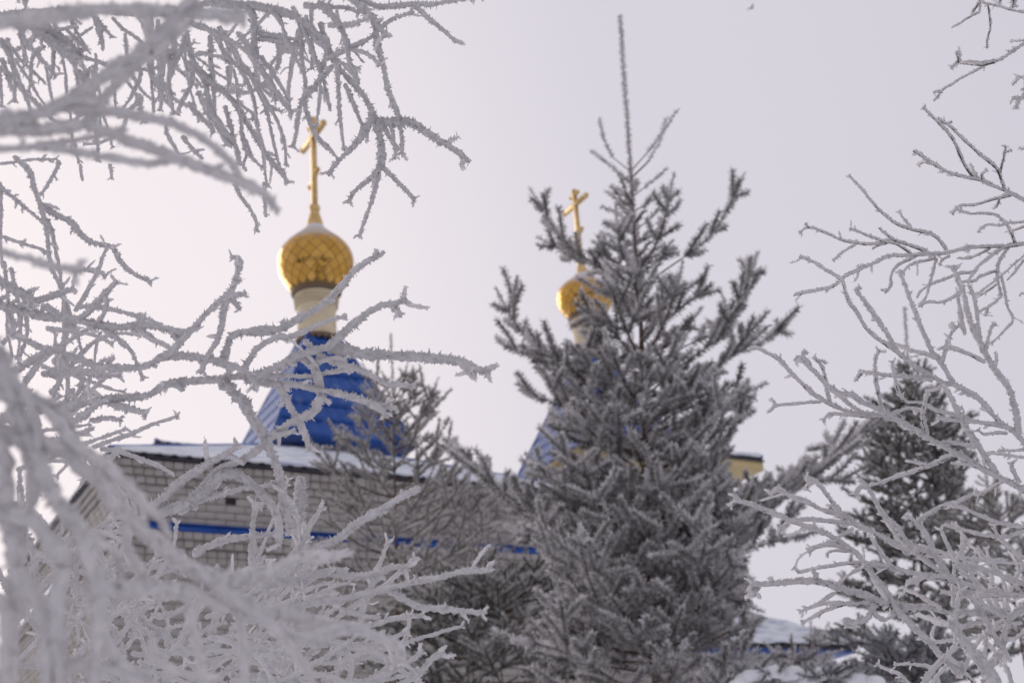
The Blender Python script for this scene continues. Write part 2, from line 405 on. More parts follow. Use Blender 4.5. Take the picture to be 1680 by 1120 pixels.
# --- towers: tent roof of metal tile courses, drum, gilded onion dome, cross
def slope_grid(A, B, C, ns, nt_, f, t1=0.97):
    s = np.linspace(0, 1, ns)[None]; t = np.linspace(0, t1, nt_)[:, None]
    P = ((1 - t)[..., None] * (A + (B - A) * s[..., None]) + t[..., None] * C)
    n = np.cross(B - A, C - A); n /= np.linalg.norm(n)
    x = s * np.linalg.norm(B - A)
    P = P + n * f(x + 0 * t, t + 0 * s)[..., None]
    i = np.arange(nt_ - 1)[:, None] * ns + np.arange(ns - 1)[None]
    return P.reshape(-1, 3), np.stack([i, i + 1, i + ns + 1, i + ns], -1).reshape(-1, 4), n
def pyramid_roof(parent, x0, y0, x1, y1, ze, apex, over, snow_t=0.04, seed=0, edge=True):
    A = np.array([x0 - over, y0 - over, ze]); B = np.array([x1 + over, y0 - over, ze])
    Cc = np.array([x1 + over, y1 + over, ze]); D = np.array([x0 - over, y1 + over, ze]); C = np.array(apex)
    sheet, snow = MB(), MB(); rg = np.random.default_rng(seed); p1, p2, p3 = rg.uniform(0, 6, 3)
    wave = lambda x, t: 0.016 * np.sin(x * 2 * math.pi / 0.19) - 0.01 * (t * 14 % 1)
    thick = lambda x, t: snow_t * (0.75 + 0.3 * np.sin(x * 2.1 + p1) * np.sin(t * 17 + p2) + 0.22 * np.sin(x * 5.3 + p3) + 0.15 * np.sin(x * 13 + t * 21))
    for a, b in ((A, B), (B, Cc), (Cc, D), (D, A)):
        n = int(np.linalg.norm(b - a) / 0.045)
        V, F, nn = slope_grid(a, b, C, n, 15, wave, 1.0); sheet.add(V, F)
        lip = V[:n] + (0, 0, -0.016); sheet.add(np.concatenate([V[:n], lip]), [(j, n + j, n + j + 1, j + 1) for j in range(n - 1)])
        V2, F2, nn = slope_grid(a, b, C, n // 3, 30, lambda x, t: 0.022 + thick(x, t) * np.clip(t * 16 + 0.4, 0.1, 1), 0.985)
        inset = (C - (a + b) / 2) * 0.002; V2 = V2 + inset; snow.add(V2, F2)
        m = n // 3; low = V2[:m] - nn * 0.03 - inset * 0.2 ; snow.add(np.concatenate([V2[:m], low]), [(j, m + j, m + j + 1, j + 1) for j in range(m - 1)])
    sheet.box((x0 - over + 0.01, y0 - over + 0.01, ze - 0.04), (x1 + over - 0.01, y1 + over - 0.01, ze - 0.026))
    r = sheet.make('roof', M['dark_metal'] if edge else M['blue'], parent)
    snow.make('snow_cover', M['roof_snow'], r, smooth=True)
    hip = MB()
    for c in (A, B, D):
        hip.tube([c + (C - c) * 0.0 + (0, 0, 0.03), c + (C - c) * 0.96 + (0, 0, 0.045)], 0.035, 6)
    hip.make('hip_cap', M['blue_trim'], r)
    return r
T1 = at_Y(521, 600, 21.55); T1L = w2loc(T1)
ap = at_Y(535, 733, 21.55)
pyramid_roof(church, 0, 0, SB, SB, ZE + 0.06, (T1L[0], T1L[1], ap[2]), 0.13, 0.035, 4)

def tower(X, Y, half, py, bar_py, s=1.0, eave=None, name_seed=0):
    """py: pixel heights of base, tent top, drum top, dome waist, dome neck, neck top, ball, cross top"""
    z = [height_at(X, Y, p) for p in py]; c = w2loc((X, Y, 0)); cx, cy = c[0], c[1]
    zb_, zt, zd, zw, zn, zk, zball, ztop = z
    ht = 0.215 * s
    # tent: square pyramid, each course of metal tiles a piece
    core = MB(); core.hexa([(cx - half + .03, cy - half + .03, zb_), (cx + half - .03, cy - half + .03, zb_), (cx + half - .03, cy + half - .03, zb_), (cx - half + .03, cy + half - .03, zb_),
                            (cx - ht + .03, cy - ht + .03, zt), (cx + ht - .03, cy - ht + .03, zt), (cx + ht - .03, cy + ht - .03, zt), (cx - ht + .03, cy + ht - .03, zt)])
    tent = core.make('tent_roof', M['blue'], church)
    H = zt - zb_; slope = math.hypot(H, half - ht); rows = max(6, int(round(slope / 0.33)))
    for n_, t_ in (((0, -1), (1, 0)), ((-1, 0), (0, -1)), ((1, 0), (0, 1)), ((0, 1), (-1, 0))):
        n3 = np.array([n_[0] * H, n_[1] * H, half - ht]); n3 /= np.linalg.norm(n3)
        for k in range(rows):
            f0, f1 = k / rows, min(1, (k + 1.0) / rows + 0.02); mb = MB(); V = []
            w0 = half + (ht - half) * f0; m_ = max(4, int(2 * w0 / 0.047))
            for f, off in ((f0, -0.02), (f0, 0.034), (f0 + 0.25 / rows, 0.028), (f1, 0.004)):
                w = half + (ht - half) * f
                u = np.linspace(-1, 1, m_ + 1)
                P = np.stack([cx + n_[0] * w + t_[0] * w * u, cy + n_[1] * w + t_[1] * w * u, np.full(m_ + 1, zb_ + H * f)], -1)
                wv = 0.011 * np.cos(u * w0 * 2 * math.pi / 0.19) * (off > 0)
                V.append(P + n3 * (off + wv)[:, None])
            V = np.concatenate(V); q = m_ + 1
            mb.add(V, [(r * q + j, r * q + j + 1, (r + 1) * q + j + 1, (r + 1) * q + j) for r in range(3) for j in range(m_)])
            mb.make('metal_tile_course', M['blue'], tent)
    rib = MB()
    for sx in (-1, 1):
        for sy in (-1, 1): rib.tube([(cx + sx * (half + .01), cy + sy * (half + .01), zb_), (cx + sx * (ht + .01), cy + sy * (ht + .01), zt)], 0.035, 6)
    rib.make('ridge_cap', M['blue'], tent)
    if eave:                                          # boarded cream eave under the tent
        MB().box((cx - half + .02, cy - half + .02, zb_ - eave), (cx + half - .02, cy + half - .02, zb_ - .004)).make('eave_board', M['soffit'], church)
    # drum
    rd = 0.325 * s; dr = MB()
    dr.lathe([(0.01, zt - 0.10), (rd * 1.04, zt - 0.10), (rd * 1.04, zt + 0.02), (rd, zt + 0.06), (rd * 0.985, zt + (zd - zt) * .55), (rd * 1.10, zd - 0.09), (rd * 1.13, zd - 0.02), (0.01, zd)], 40, (cx, cy, 0))
    drum = dr.make('drum', M['cream'], church, smooth=False)
    fr, sk = MB(), MB()
    for k in range(44):
        a = 2 * math.pi * k / 44; ca, sa = math.cos(a), math.sin(a)
        for r_, (hgt, rr) in enumerate(((zd - 0.10, 1.10), (zd - 0.16, 1.075), (zd - 0.22, 1.055))):
            rr *= rd; b = 0.018
            P = [(cx + ca * (rr + dd) - sa * tt_, cy + sa * (rr + dd) + ca * tt_, hgt + zz) for zz in (-b, b) for dd, tt_ in ((-0.01, -b), (0.018, -b), (0.018, b), (-0.01, b))]
            fr.hexa(P)
        rr = rd * 1.07; zz0 = zt - 0.12 - (0.035 if k % 2 else 0.0)
        sk.hexa([(cx + ca * (rr + dd) - sa * tt_, cy + sa * (rr + dd) + ca * tt_, zz) for zz in (zz0, zt - 0.06) for dd, tt_ in ((-0.01, -.026), (0.022, -.026), (0.022, .026), (-0.01, .026))])
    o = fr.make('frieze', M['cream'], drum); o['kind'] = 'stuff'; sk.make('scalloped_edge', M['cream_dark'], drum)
    # collar and onion dome
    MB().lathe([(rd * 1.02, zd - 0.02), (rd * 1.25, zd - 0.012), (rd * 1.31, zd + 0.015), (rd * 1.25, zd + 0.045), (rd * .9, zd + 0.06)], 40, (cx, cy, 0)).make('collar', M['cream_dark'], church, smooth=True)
    R = 0.640 * s
    prof = [(rd * 1.22, zd + .04)]
    for t, q in ((.02, .66), (.075, .715), (.16, .825), (.27, .94), (.38, .992), (.475, 1.0), (.57, .96), (.665, .86), (.75, .71), (.83, .53), (.90, .375), (.96, .27), (1.0, .22)):
        prof.append((R * q, zd + .03 + (zn - zd - .03) * t))
    PC, _ = curve(np.array([(r, 0, z_) for r, z_ in prof[1:]]), .05); prof = [prof[0]] + [(p[0], p[2]) for p in PC] + [(R * .205, zn + .05)]
    dome = MB().lathe([(r * .992, z_) for r, z_ in prof], 40, (cx, cy, 0)).make('onion_dome', M['gold_seam'], church, smooth=True)
    pr = np.array(prof); arc = np.concatenate([[0], np.cumsum(np.hypot(*np.diff(pr, axis=0).T))])
    na, nr = 18, 11; ds = arc[-2] * .93 / (nr + 1)
    def surf(sv, th, off=0.0):
        r = np.interp(sv, arc, pr[:, 0]) + off; zz = np.interp(sv, arc, pr[:, 1])
        return np.array([cx + r * math.cos(th), cy + r * math.sin(th), zz])
    base = []
    for row in range(nr):                             # one diamond scale, turned round the dome
        s0 = (row + 1) * ds; hw_ = math.pi / na * 0.935; e = ds * .935; tilt = 0.012
        rim = [surf(s0 - e, 0, .003), surf(s0 - e * .45, hw_ * .55, .002), surf(s0, hw_, .0012), surf(s0 + e * .5, hw_ * .5, .001), surf(s0 + e, 0, .0008), surf(s0 + e * .5, -hw_ * .5, .001), surf(s0, -hw_, .0012), surf(s0 - e * .45, -hw_ * .55, .002)]
        ins = [surf(s0 + (e_ * .5), th_ * .5, .0022) for e_, th_ in ((-e, 0), (-e * .45, hw_ * .55), (0, hw_), (e * .5, hw_ * .5), (e, 0), (e * .5, -hw_ * .5), (0, -hw_), (-e * .45, -hw_ * .55))]
        V = np.array(rim + ins + [surf(s0, 0, .0022)]) - (cx, cy, 0)
        V = np.concatenate([V, V[:8], V[:8] * (.975, .975, 1)])
        me = mesh_data('scale', V, [np.array([(16, 8 + k, 8 + (k + 1) % 8) for k in range(8)]), np.array([(8 + k, k, (k + 1) % 8, 8 + (k + 1) % 8) for k in range(8)] + [(17 + k, 25 + k, 25 + (k + 1) % 8, 17 + (k + 1) % 8) for k in range(8)])], [M['gold']], smooth=True)
        for k in range(na):
            link('scale', me, dome, (cx, cy, 0), (0, 0, 2 * math.pi * (k + .5 * (row % 2)) / na))
    # neck, ball, cross
    MB().lathe([(R * .235, zn - .03), (R * .205, zn + (zk - zn) * .35), (R * .15, zn + (zk - zn) * .8), (R * .12, zk + .03)], 28, (cx, cy, 0)).make('neck', M['gold_dull'], church, smooth=True)
    rb = 0.095 * s
    MB().lathe([(rb * math.cos(a) + .002, zball + rb * math.sin(a)) for a in np.linspace(-1.5, 1.5, 12)], 24, (cx, cy, 0)).make('ball', M['gold_dull'], church, smooth=True)
    cr_ = MB(); w = 0.050 * s
    cr_.box((cx - w * .8, cy - w, zball), (cx + w * .8, cy + w, ztop)); cross = cr_.make('cross', M['gold_dull'], church)
    zl, zs = height_at(X, Y, bar_py[0]), height_at(X, Y, bar_py[1])
    L = 0.50 * s
    def bar(nm, zc, l, tilt, ww):
        b_ = MB().box((-ww * .8, -l, -ww), (ww * .8, l, ww))
        for e in (-1, 1): b_.lathe([(ww * 1.25 * math.cos(a) + .001, ww * 1.25 * math.sin(a)) for a in np.linspace(-1.5, 1.5, 6)], 10, (0, e * l, 0))
        b_.make(nm, M['gold_dull'], cross, loc=(cx - 0.004, cy, zc), rot=(tilt, 0, 0))
    bar('crossbar', zl, L, 0, w); bar('slanted_bar', zs, 0.20 * s, -0.45, w * .8); bar('top_bar', ztop - 0.10 * s, 0.16 * s, 0, w * .8)
    k = MB().lathe([(w * 1.4 * math.cos(a) + .001, ztop + w * 1.2 * math.sin(a)) for a in np.linspace(-1.5, 1.5, 6)], 10, (cx, cy, 0)); k.make('finial', M['gold_dull'], cross, smooth=True)
    return cx, cy, zb_
tower(T1[0], T1[1], 1.17, (760, 552, 484, 434, 371, 350, 342, 197), (225, 293))

# second tower: stands on its own brick block behind
def block(u0, v0, su, sv, ztop, faces=('front',)):
    MB().box((u0 + .014, v0 + .014, -0.2), (u0 + su - .014, v0 + sv - .014, ztop - .002)).make('wall', M['mortar'], church)
    r = MB(); rg = np.random.default_rng(9)
    for f in faces:
        Lw = su if f == 'front' else sv
        for hd, x, pr, z_ in lay(f, Lw, ztop, ztop - 4.2, lambda k, z: (False, 0.0), rg):
            if f == 'front': W = STR[0] + (u0 + x, v0 - pr, z_)
            elif f == 'left': W = np.stack([STR[0][:, 1] + u0 - pr, v0 + x + .25 - STR[0][:, 0], STR[0][:, 2] + z_], -1)
            else: W = np.stack([u0 + su + pr - STR[0][:, 1], v0 + x + STR[0][:, 0], STR[0][:, 2] + z_], -1)
            r.add(W, STR[1])
    o = r.make('brickwork', M['brick'], church); o['kind'] = 'stuff'
T2 = at_Y(970, 600, 30.0); H2 = 1.42
cx, cy, z2 = tower(T2[0], T2[1], H2, (772, 586, 524, 492, 449, 435, 430, 314), (336, 386), 1.02, eave=0.10)
block(cx - 1.15, cy - 1.15, 2.3, 2.3, z2 - 0.10, ('front', 'left'))
# nave wing to the right: deep cream eave with snow on it
e2 = at(1251, 755, 25.5); eL = w2loc(e2); zn_ = e2[2]; OV = 0.42; SN = 1.6
u1, v0 = eL[0] - OV, eL[1] + OV
block(u1 - SN, v0, SN, SN, zn_ - 0.20, ('front', 'right'))
mb = MB(); mb.box((u1 - SN - OV, v0 - OV, zn_ - 0.19), (u1 + OV, v0 + SN + OV, zn_ - 0.03)); mb.make('eave_board', M['soffit'], church)
MB().box((u1 - SN - OV - .03, v0 - OV - .03, zn_ - .028), (u1 + OV + .03, v0 + SN + OV + .03, zn_ - 0.006)).make('eave_flashing', M['dark_metal'], church)
pyramid_roof(church, u1 - SN, v0, u1, v0 + SN, zn_ + 0.04, (u1 - SN / 2, v0 + SN / 2, zn_ + 0.25), OV + .01, 0.07, 8)
# taller rear part whose corner shows above the front roof on the left
e3 = at(257, 727, 26.5); eR = w2loc(e3)
block(eR[0] + .3, eR[1] + .3, 5.0, 4.0, e3[2] - 0.13, ('front',))
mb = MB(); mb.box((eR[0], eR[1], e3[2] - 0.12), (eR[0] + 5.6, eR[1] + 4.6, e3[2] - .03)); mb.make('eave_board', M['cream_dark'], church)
mb = MB(); x = eR[0] - .02
while x < eR[0] + 5.5: mb.box((x, eR[1] - .03, e3[2] - .17), (x + .36, eR[1] - .005, e3[2] - .028)); x += .37
mb.make('blue_fascia', M['blue_trim'], church)
pyramid_roof(church, eR[0], eR[1], eR[0] + 5.6, eR[1] + 4.6, e3[2] + .03, (eR[0] + 2.8, eR[1] + 2.3, e3[2] + 0.30), 0.03, 0.03, 6)

# ------------------------------------------------------------------ low brick outbuilding behind the trees, right
eo = at(1402, 1062, 23.0); oL = w2loc(eo); zo = eo[2]
out = thing('brick_outbuilding', 'low brick outbuilding with a snowy blue-edged roof behind the big spruce, right', 'outbuilding', tuple(loc2w(oL[0] - 5, oL[1])), THETA)
so, do = 5.0, 4.0
MB().box((.014, .3, -.2), (so - .27, do, zo - .05)).make('wall', M['mortar'], out)
r = MB(); rg = np.random.default_rng(5)
for hd, x, pr, z_ in lay('front', so - .28, zo - .05, zo - 2.2, lambda k, z: (False, 0.0), rg): r.add(STR[0] + (x, .286 - pr, z_), STR[1])
o = r.make('brickwork', M['brick'], out); o['kind'] = 'stuff'
mb = MB(); mb.box((-.1, 0.0, zo - .085), (so + .0, do, zo - .045)); mb.make('eave_board', M['blue_trim'], out)
pyramid_roof(out, 0, 0.0, so, do, zo, (so - 2.6, do * .5, zo + 1.15), 0.04, 0.13, 12)

# ------------------------------------------------------------------ frosted spruces
class Shoots:                                       # gathers the shoots of one bough, then grows needles on them all at once
    def __init__(s): s.p0 = []; s.p1 = []; s.r = []; s.d = []; s.w = []; s.f = []
    def seg(s, a, b, r, dens=1.0, stem=0.003, fr=0.0): s.f.append(fr); s.p0.append(a); s.p1.append(b); s.r.append(r); s.d.append(dens); s.w.append(stem)
    def mesh(s, name, mats, dens, nw, rng, snow=None):
        p0, p1 = np.array(s.p0), np.array(s.p1); r = np.array(s.r); D = np.array(s.d); W = np.array(s.w)
        ax = p1 - p0; L = np.linalg.norm(ax, axis=1); ax /= L[:, None] + 1e-9
        ref = np.where(np.abs(ax[:, 2:3]) < .9, np.array([[0, 0, 1.0]]), np.array([[1.0, 0, 0]]))
        A = np.cross(ax, ref); A /= np.linalg.norm(A, axis=1, keepdims=True); B = np.cross(ax, A)
        n = np.maximum(0, (L * dens * D + rng.random(len(L)))).astype(int)
        k = np.repeat(np.arange(len(L)), n); m = len(k)
        t = rng.random(m); th = rng.random(m) * 6.283
        rad = A[k] * np.cos(th)[:, None] + B[k] * np.sin(th)[:, None]
        tilt = rng.uniform(0.55, 1.0, m)[:, None]
        dr = ax[k] * (1.1 - tilt + .8 * np.clip(t - .8, 0, 1)[:, None] * 3) + rad * tilt + np.array([0, 0, 0.12]); dr /= np.linalg.norm(dr, axis=1, keepdims=True)
        ln = (r[k] * rng.uniform(0.75, 1.3, m))[:, None]
        b = p0[k] + ax[k] * (t * L[k])[:, None]; e = b + dr * ln
        sd = np.cross(dr, rng.normal(size=(m, 3))); sd /= np.linalg.norm(sd, axis=1, keepdims=True) + 1e-9
        w = nw * rng.uniform(.7, 1.25, m)[:, None]
        mid = b + dr * ln * .55
        V = np.stack([b - sd * w * .25, mid - sd * w * .5, e, mid + sd * w * .5], 1).reshape(-1, 3)
        q = np.arange(m)[:, None] * 4; F = np.concatenate([q + [0, 1, 2], q + [0, 2, 3]])
        at_ = (np.array([0.0, .55, 1.0, .55])[None] + .40 * rad[:, 2:3] + .08 * rng.normal(size=(m, 1)) + np.array(s.f)[k][:, None]).ravel()
        # stems: brown wood inside, rimed twig where the needles stand thick
        thin = W < .0035; W = np.where(thin, r * .30, W)
        c = [p0 + (A * math.cos(x) + B * math.sin(x)) * W[:, None] for x in (0, 2.09, 4.19)] + [p1 + (A * math.cos(x) + B * math.sin(x)) * W[:, None] * .8 for x in (0, 2.09, 4.19)]
        SV = np.stack(c, 1).reshape(-1, 3); o = np.arange(len(L))[:, None] * 6
        SF = np.concatenate([np.concatenate([o + [i, (i + 1) % 3, 3 + (i + 1) % 3], o + [i, 3 + (i + 1) % 3, 3 + i]]) for i in range(3)]) + len(V)
        mi = np.concatenate([np.zeros(len(F), int), np.tile(np.where(thin, 0, 1), 6)])
        return mesh_data(name, np.concatenate([V, SV]), np.concatenate([F, SF]), mats, mi, attr=np.concatenate([at_, np.repeat(.3 + 1.5 * np.array(s.f), 6)]))

def grow_bough(S, P, rng, spacing, brush, lat_max, leader=0.16, droop=0.0, sub=True, stem=0.006, start=0.12, upbias=0.10, bare=False):
    """P: curved axis from trunk to tip. Side shoots on both sides, shorter towards the tip, forked again when long."""
    C, L = curve(P, max(0.04, spacing)); T, A, B = frames(C)
    side = np.cross(T, np.array([0, 0, 1.0])); nn = np.linalg.norm(side, axis=1, keepdims=True)
    side = np.where(nn > .15, side / (nn + 1e-9), A); up = np.cross(side, T)
    cum = np.linspace(0, L, len(C))
    for i in range(len(C) - 1):
        f = cum[i] / L; rem = L - cum[i]
        dn = 0.0 if f < start else (1.0 if rem > leader else .75)
        S.seg(C[i], C[i + 1], brush * (0.95 if rem > leader else .66), dn, (stem * (1 - .7 * f) + .0015) if rem > leader else .002, fr=.0 if rem > leader else .25)
        if f < start or bare: continue
        if rem < leader * .9:
            if rem > leader * .9 - (cum[1] - cum[0]):     # last year's bud whorl under the bare leader
                for q in range(3):
                    a_ = q * 2.09 + rng.uniform(-.4, .4); d = T[i] * .75 + (side[i] * math.cos(a_) + up[i] * math.sin(a_)) * .75; d /= np.linalg.norm(d)
                    S.seg(C[i], C[i] + d * leader * rng.uniform(.28, .5), brush * .95, 1.0, .002)
            continue
        for sg in (-1, 1):
            if rng.random() < .12: continue
            ln = min(lat_max, .40 * rem + .9 * spacing) * rng.uniform(.65, 1.15)
            d = T[i] * rng.uniform(.5, .8) + side[i] * sg * rng.uniform(.6, .95) + up[i] * rng.uniform(-.15, .45) + np.array([0, 0, upbias - droop])
            d /= np.linalg.norm(d); a = C[i] + (C[i + 1] - C[i]) * rng.random()
            m = a + d * ln * .5; d2 = d + np.array([0, 0, .14]) + rng.normal(0, .08, 3); d2 /= np.linalg.norm(d2); e = m + d2 * ln * .5
            S.seg(a, m, brush, 1.0, .0028); S.seg(m, e, brush * .9, 1.05, .002)
            if sub and ln > spacing * 1.7:
                k = int(ln / (spacing * 1.05)); sp = np.cross(d, up[i]); sp /= np.linalg.norm(sp) + 1e-9
                for q in range(k):
                    g = (q + .6) / (k + .4); base = a + (m - a) * min(1, g * 2) if g < .5 else m + (e - m) * (g * 2 - 1)
                    for s2 in (-1, 1):
                        if rng.random() < .40: continue
                        l2 = (.30 * ln * (1 - g) + spacing * .95) * rng.uniform(.75, 1.25)
                        dd = d * .75 + sp * s2 * .75 + np.array([0, 0, rng.uniform(-.05, .3)]) + rng.normal(0, .1, 3); dd /= np.linalg.norm(dd)
                        S.seg(base, base + dd * l2, brush * .92, 1.1, .0018)
        if rng.random() < .45 * (f > .2):           # a shoot standing on top of the bough
            ln = min(lat_max, .25 * rem + .05) * rng.uniform(.5, 1.0)
            d = T[i] * .5 + up[i] * .8 + rng.normal(0, .2, 3); d /= np.linalg.norm(d); S.seg(C[i], C[i] + d * ln, brush, 1.0, .002)

def spruce(label, trunk, Y, whorls, traced=(), needle='needle', dens=920, nw=.0060, brush=.036, spacing=.140, lat_max=.33,
           n_per=7, seed=1, rise=.75, trunk_r=.035, twiglets=True, leader_bare=True, group='frosted spruces round the church', twig_top=None, dY_max=1.0, sub=True, inner=None):
    rng = np.random.default_rng(seed)
    T = np.array([at_Y(x, y, Y) for x, y in trunk])
    if T[-1][2] > 0.05: T = np.concatenate([T, [[T[-1][0] + (T[-1][0] - T[-2][0]) * .3, T[-1][1], -0.1]]])
    TC, TL = curve(T, .06); zz = TC[::-1, 2]
    def on_trunk(z): return np.array([np.interp(z, zz, TC[::-1, 0]), np.interp(z, zz, TC[::-1, 1]), z])
    def z_of(py): return height_at(T[1][0], Y, py)
    ztop = T[0][2]; base = TC[-1] * (1, 1, 0)
    root = thing('spruce_tree', label, 'spruce', tuple(base), 0, group)
    tl = np.linspace(0, TL, len(TC)); r = np.interp(tl, [0, .9, 1.8, TL], [.002, .0042, .010, trunk_r])
    mb = MB(); mb.tube(TC - base, r, 8); mb.make('trunk', M['trunk'], root, smooth=True)
    mats = [M[needle], M['trunk']]
    def emit(S, name='bough'):
        if S.p0: me = S.mesh(name, mats, dens, nw, rng); me.transform(Matrix.Translation(-Vector(base))); return link(name, me, root)
    # leader with its fuzz and the small shoots along the upper stem
    S = Shoots(); zl = z_of(twig_top or whorls[0][0])
    zs = np.arange(ztop, min(zl, z_of(whorls[min(1, len(whorls) - 1)][0])), -.04)
    for a, b in zip(zs[:-1], zs[1:]): S.seg(on_trunk(a), on_trunk(b), brush * (.66 if a > zl else .7), 1.5, .0034, fr=.4)
    if twiglets:
        zlow = z_of(whorls[min(3, len(whorls) - 1)][0])
        for z in np.arange(zl - .01, zlow, -.030):
            f = (zl - z) / (zl - zlow); ln = (.15 + .07 * f) * rng.uniform(.6, 1.3); az = rng.uniform(0, 6.283)
            d = np.array([math.cos(az), math.sin(az), rng.uniform(.35, .85)]); d /= np.linalg.norm(d); p = on_trunk(z)
            S.seg(p, p + d * ln * .55, brush * .8, 1.0, .003); d = d + [0, 0, .25]; d /= np.linalg.norm(d); S.seg(p + (d * ln * .55), p + d * ln, brush * .75, 1.0, .002)
    emit(S, 'leader')
    for row in traced:
        (ay, pts, dY) = row[:3]; z = z_of(ay); p0 = on_trunk(z); S = Shoots()
        n = len(pts); P = [p0] + [at_Y(x, y, Y + dY * (i + 1) / n) for i, (x, y) in enumerate(pts)]
        grow_bough(S, P, rng, spacing, brush, lat_max * (row[3] if len(row) > 3 else 1), leader=(row[4] if len(row) > 4 else .24), stem=.005, sub=sub, start=.2 if len(row) < 4 or row[3] > .35 else .05, bare=len(row) > 3 and row[3] <= .35)
        emit(S)
    for (py, Lm, n, rs) in whorls:
        z0 = z_of(py); a0 = rng.uniform(0, 6.28)
        for k in range(n):
            az = a0 + 6.283 * (k + rng.uniform(-.25, .25)) / n; ln = Lm * rng.uniform(.72, 1.08); z = z0 + rng.uniform(-.05, .05)
            if math.sin(az) > .55: ln *= .85          # side away from the camera grows shorter: the wall shades it
            p = on_trunk(z); h = np.array([math.cos(az), math.sin(az), 0]); rr = rs * rng.uniform(.75, 1.2)
            P = [p, p + h * ln * .38 + [0, 0, ln * rr * .20], p + h * ln * .72 + [0, 0, ln * rr * .55], p + h * ln + [0, 0, ln * rr]]
            S = Shoots(); grow_bough(S, P, rng, spacing, brush, lat_max, leader=.14 + .08 * rr, stem=.007, sub=sub, start=.10 if py < 700 else .20); emit(S)
    return root

spruce('tall frosted spruce with a long bare leader standing before the right-hand dome',
       [(1017, 25), (1024, 130), (1034, 270), (1042, 400), (1051, 520), (1056, 680), (1066, 860), (1078, 1120)], 7.4,
       [(456, .24, 4, .8), (520, .28, 5, .8), (590, .44, 7, .85), (640, .42, 7, .6), (685, .50, 8, .6), (715, .52, 8, .5),
        (745, .52, 8, .45), (785, .56, 9, .45), (820, .56, 9, .4), (850, .56, 8, .4), (885, .56, 8, .4), (920, .58, 8, .4), (945, .56, 8, .36), (980, .50, 8, .32), (1015, .54, 9, .3), (1050, .56, 9, .3), (1085, .60, 8, .28), (1145, .66, 7, .3), (1220, .75, 6, .25)],
       [(282, [(1003, 256), (990, 228), (983, 193)], -.05, .25, .5), (300, [(1000, 270), (969, 247)], .1, .3, .5), (280, [(1070, 240), (1110, 182)], -.05, .3, .5), (292, [(1075, 250), (1092, 196)], .1, .3, .5),
        (322, [(1066, 300), (1094, 276)], -.05, .3, .5), (338, [(1012, 326), (994, 314)], .05, .3, .5), (346, [(1062, 334), (1083, 318)], .1, .3, .5), (362, [(1012, 350), (987, 338)], -.1, .3, .5), (378, [(1068, 356), (1087, 331)], -.1, .3, .5),
        (396, [(1012, 392), (984, 380)], .1, .3, .5), (402, [(1070, 385), (1092, 362)], .1, .3, .5), (424, [(1008, 408), (982, 394)], -.15, .3, .5), (430, [(1078, 418), (1106, 405)], -.1, .3, .5),
        (480, [(985, 440), (925, 395), (870, 311)], -.1, .55, .30), (470, [(940, 420), (881, 388)], .1, .6), (470, [(1110, 430), (1165, 388), (1190, 350), (1221, 284)], -.1, .6, .28), (445, [(1078, 400), (1090, 360), (1106, 284)], -.35, .5, .25),
        (440, [(1020, 420), (1010, 334)], -.3, .5, .2), (640, [(960, 600), (880, 570), (846, 530), (814, 474)], -.1, .7, .25), (630, [(930, 610), (880, 590), (829, 566)], .1, .7, .1), (610, [(905, 590), (863, 543)], -.2, .7),
        (640, [(1130, 590), (1190, 545), (1215, 500), (1243, 413)], -.1, .75, .28), (655, [(1150, 620), (1210, 575), (1255, 560), (1304, 516)], .15, .8, .18), (600, [(1140, 560), (1195, 530), (1182, 477)], .1, .6, .2),
        (720, [(960, 680), (890, 655), (850, 628)], -.1, .8, .15), (735, [(1150, 700), (1210, 650), (1258, 628)], -.1, .8, .18), (800, [(1160, 760), (1205, 700), (1240, 640)], .1, .8, .2),
        (860, [(1000, 830), (930, 800), (890, 770), (862, 742)], -.45, .9, .22), (880, [(960, 880), (860, 830), (790, 780), (741, 733)], .25, .85, .16),
        (850, [(920, 850), (850, 835), (800, 790), (770, 755)], .35, .8, .15), (900, [(960, 905), (880, 890), (830, 860)], -.2, .9),
        (1010, [(1150, 940), (1240, 850), (1320, 790), (1380, 735), (1424, 692)], .55, 1.0, .10), (1000, [(1140, 930), (1230, 860), (1290, 800), (1300, 765)], .45, 1.0, .08), (1010, [(1160, 930), (1260, 890), (1320, 880)], .35, 1.0, .08),
        (1010, [(1120, 960), (1230, 840), (1330, 790), (1400, 790)], .6, .9, .08),
        (960, [(1120, 960), (1150, 920), (1166, 828)], -.75, .8, .25), (1050, [(1130, 1010), (1180, 950), (1230, 890)], -.6, .9), (1080, [(1000, 1020), (960, 930), (950, 860)], -.7, 1.0),
        (1000, [(1160, 990), (1215, 985), (1252, 1003)], -.1, .9), (920, [(1150, 880), (1200, 850), (1240, 835)], -.2, .9), (1100, [(980, 1090), (900, 1060), (840, 1050)], -.4, 1.0)],
       seed=11, trunk_r=.05, twig_top=296)
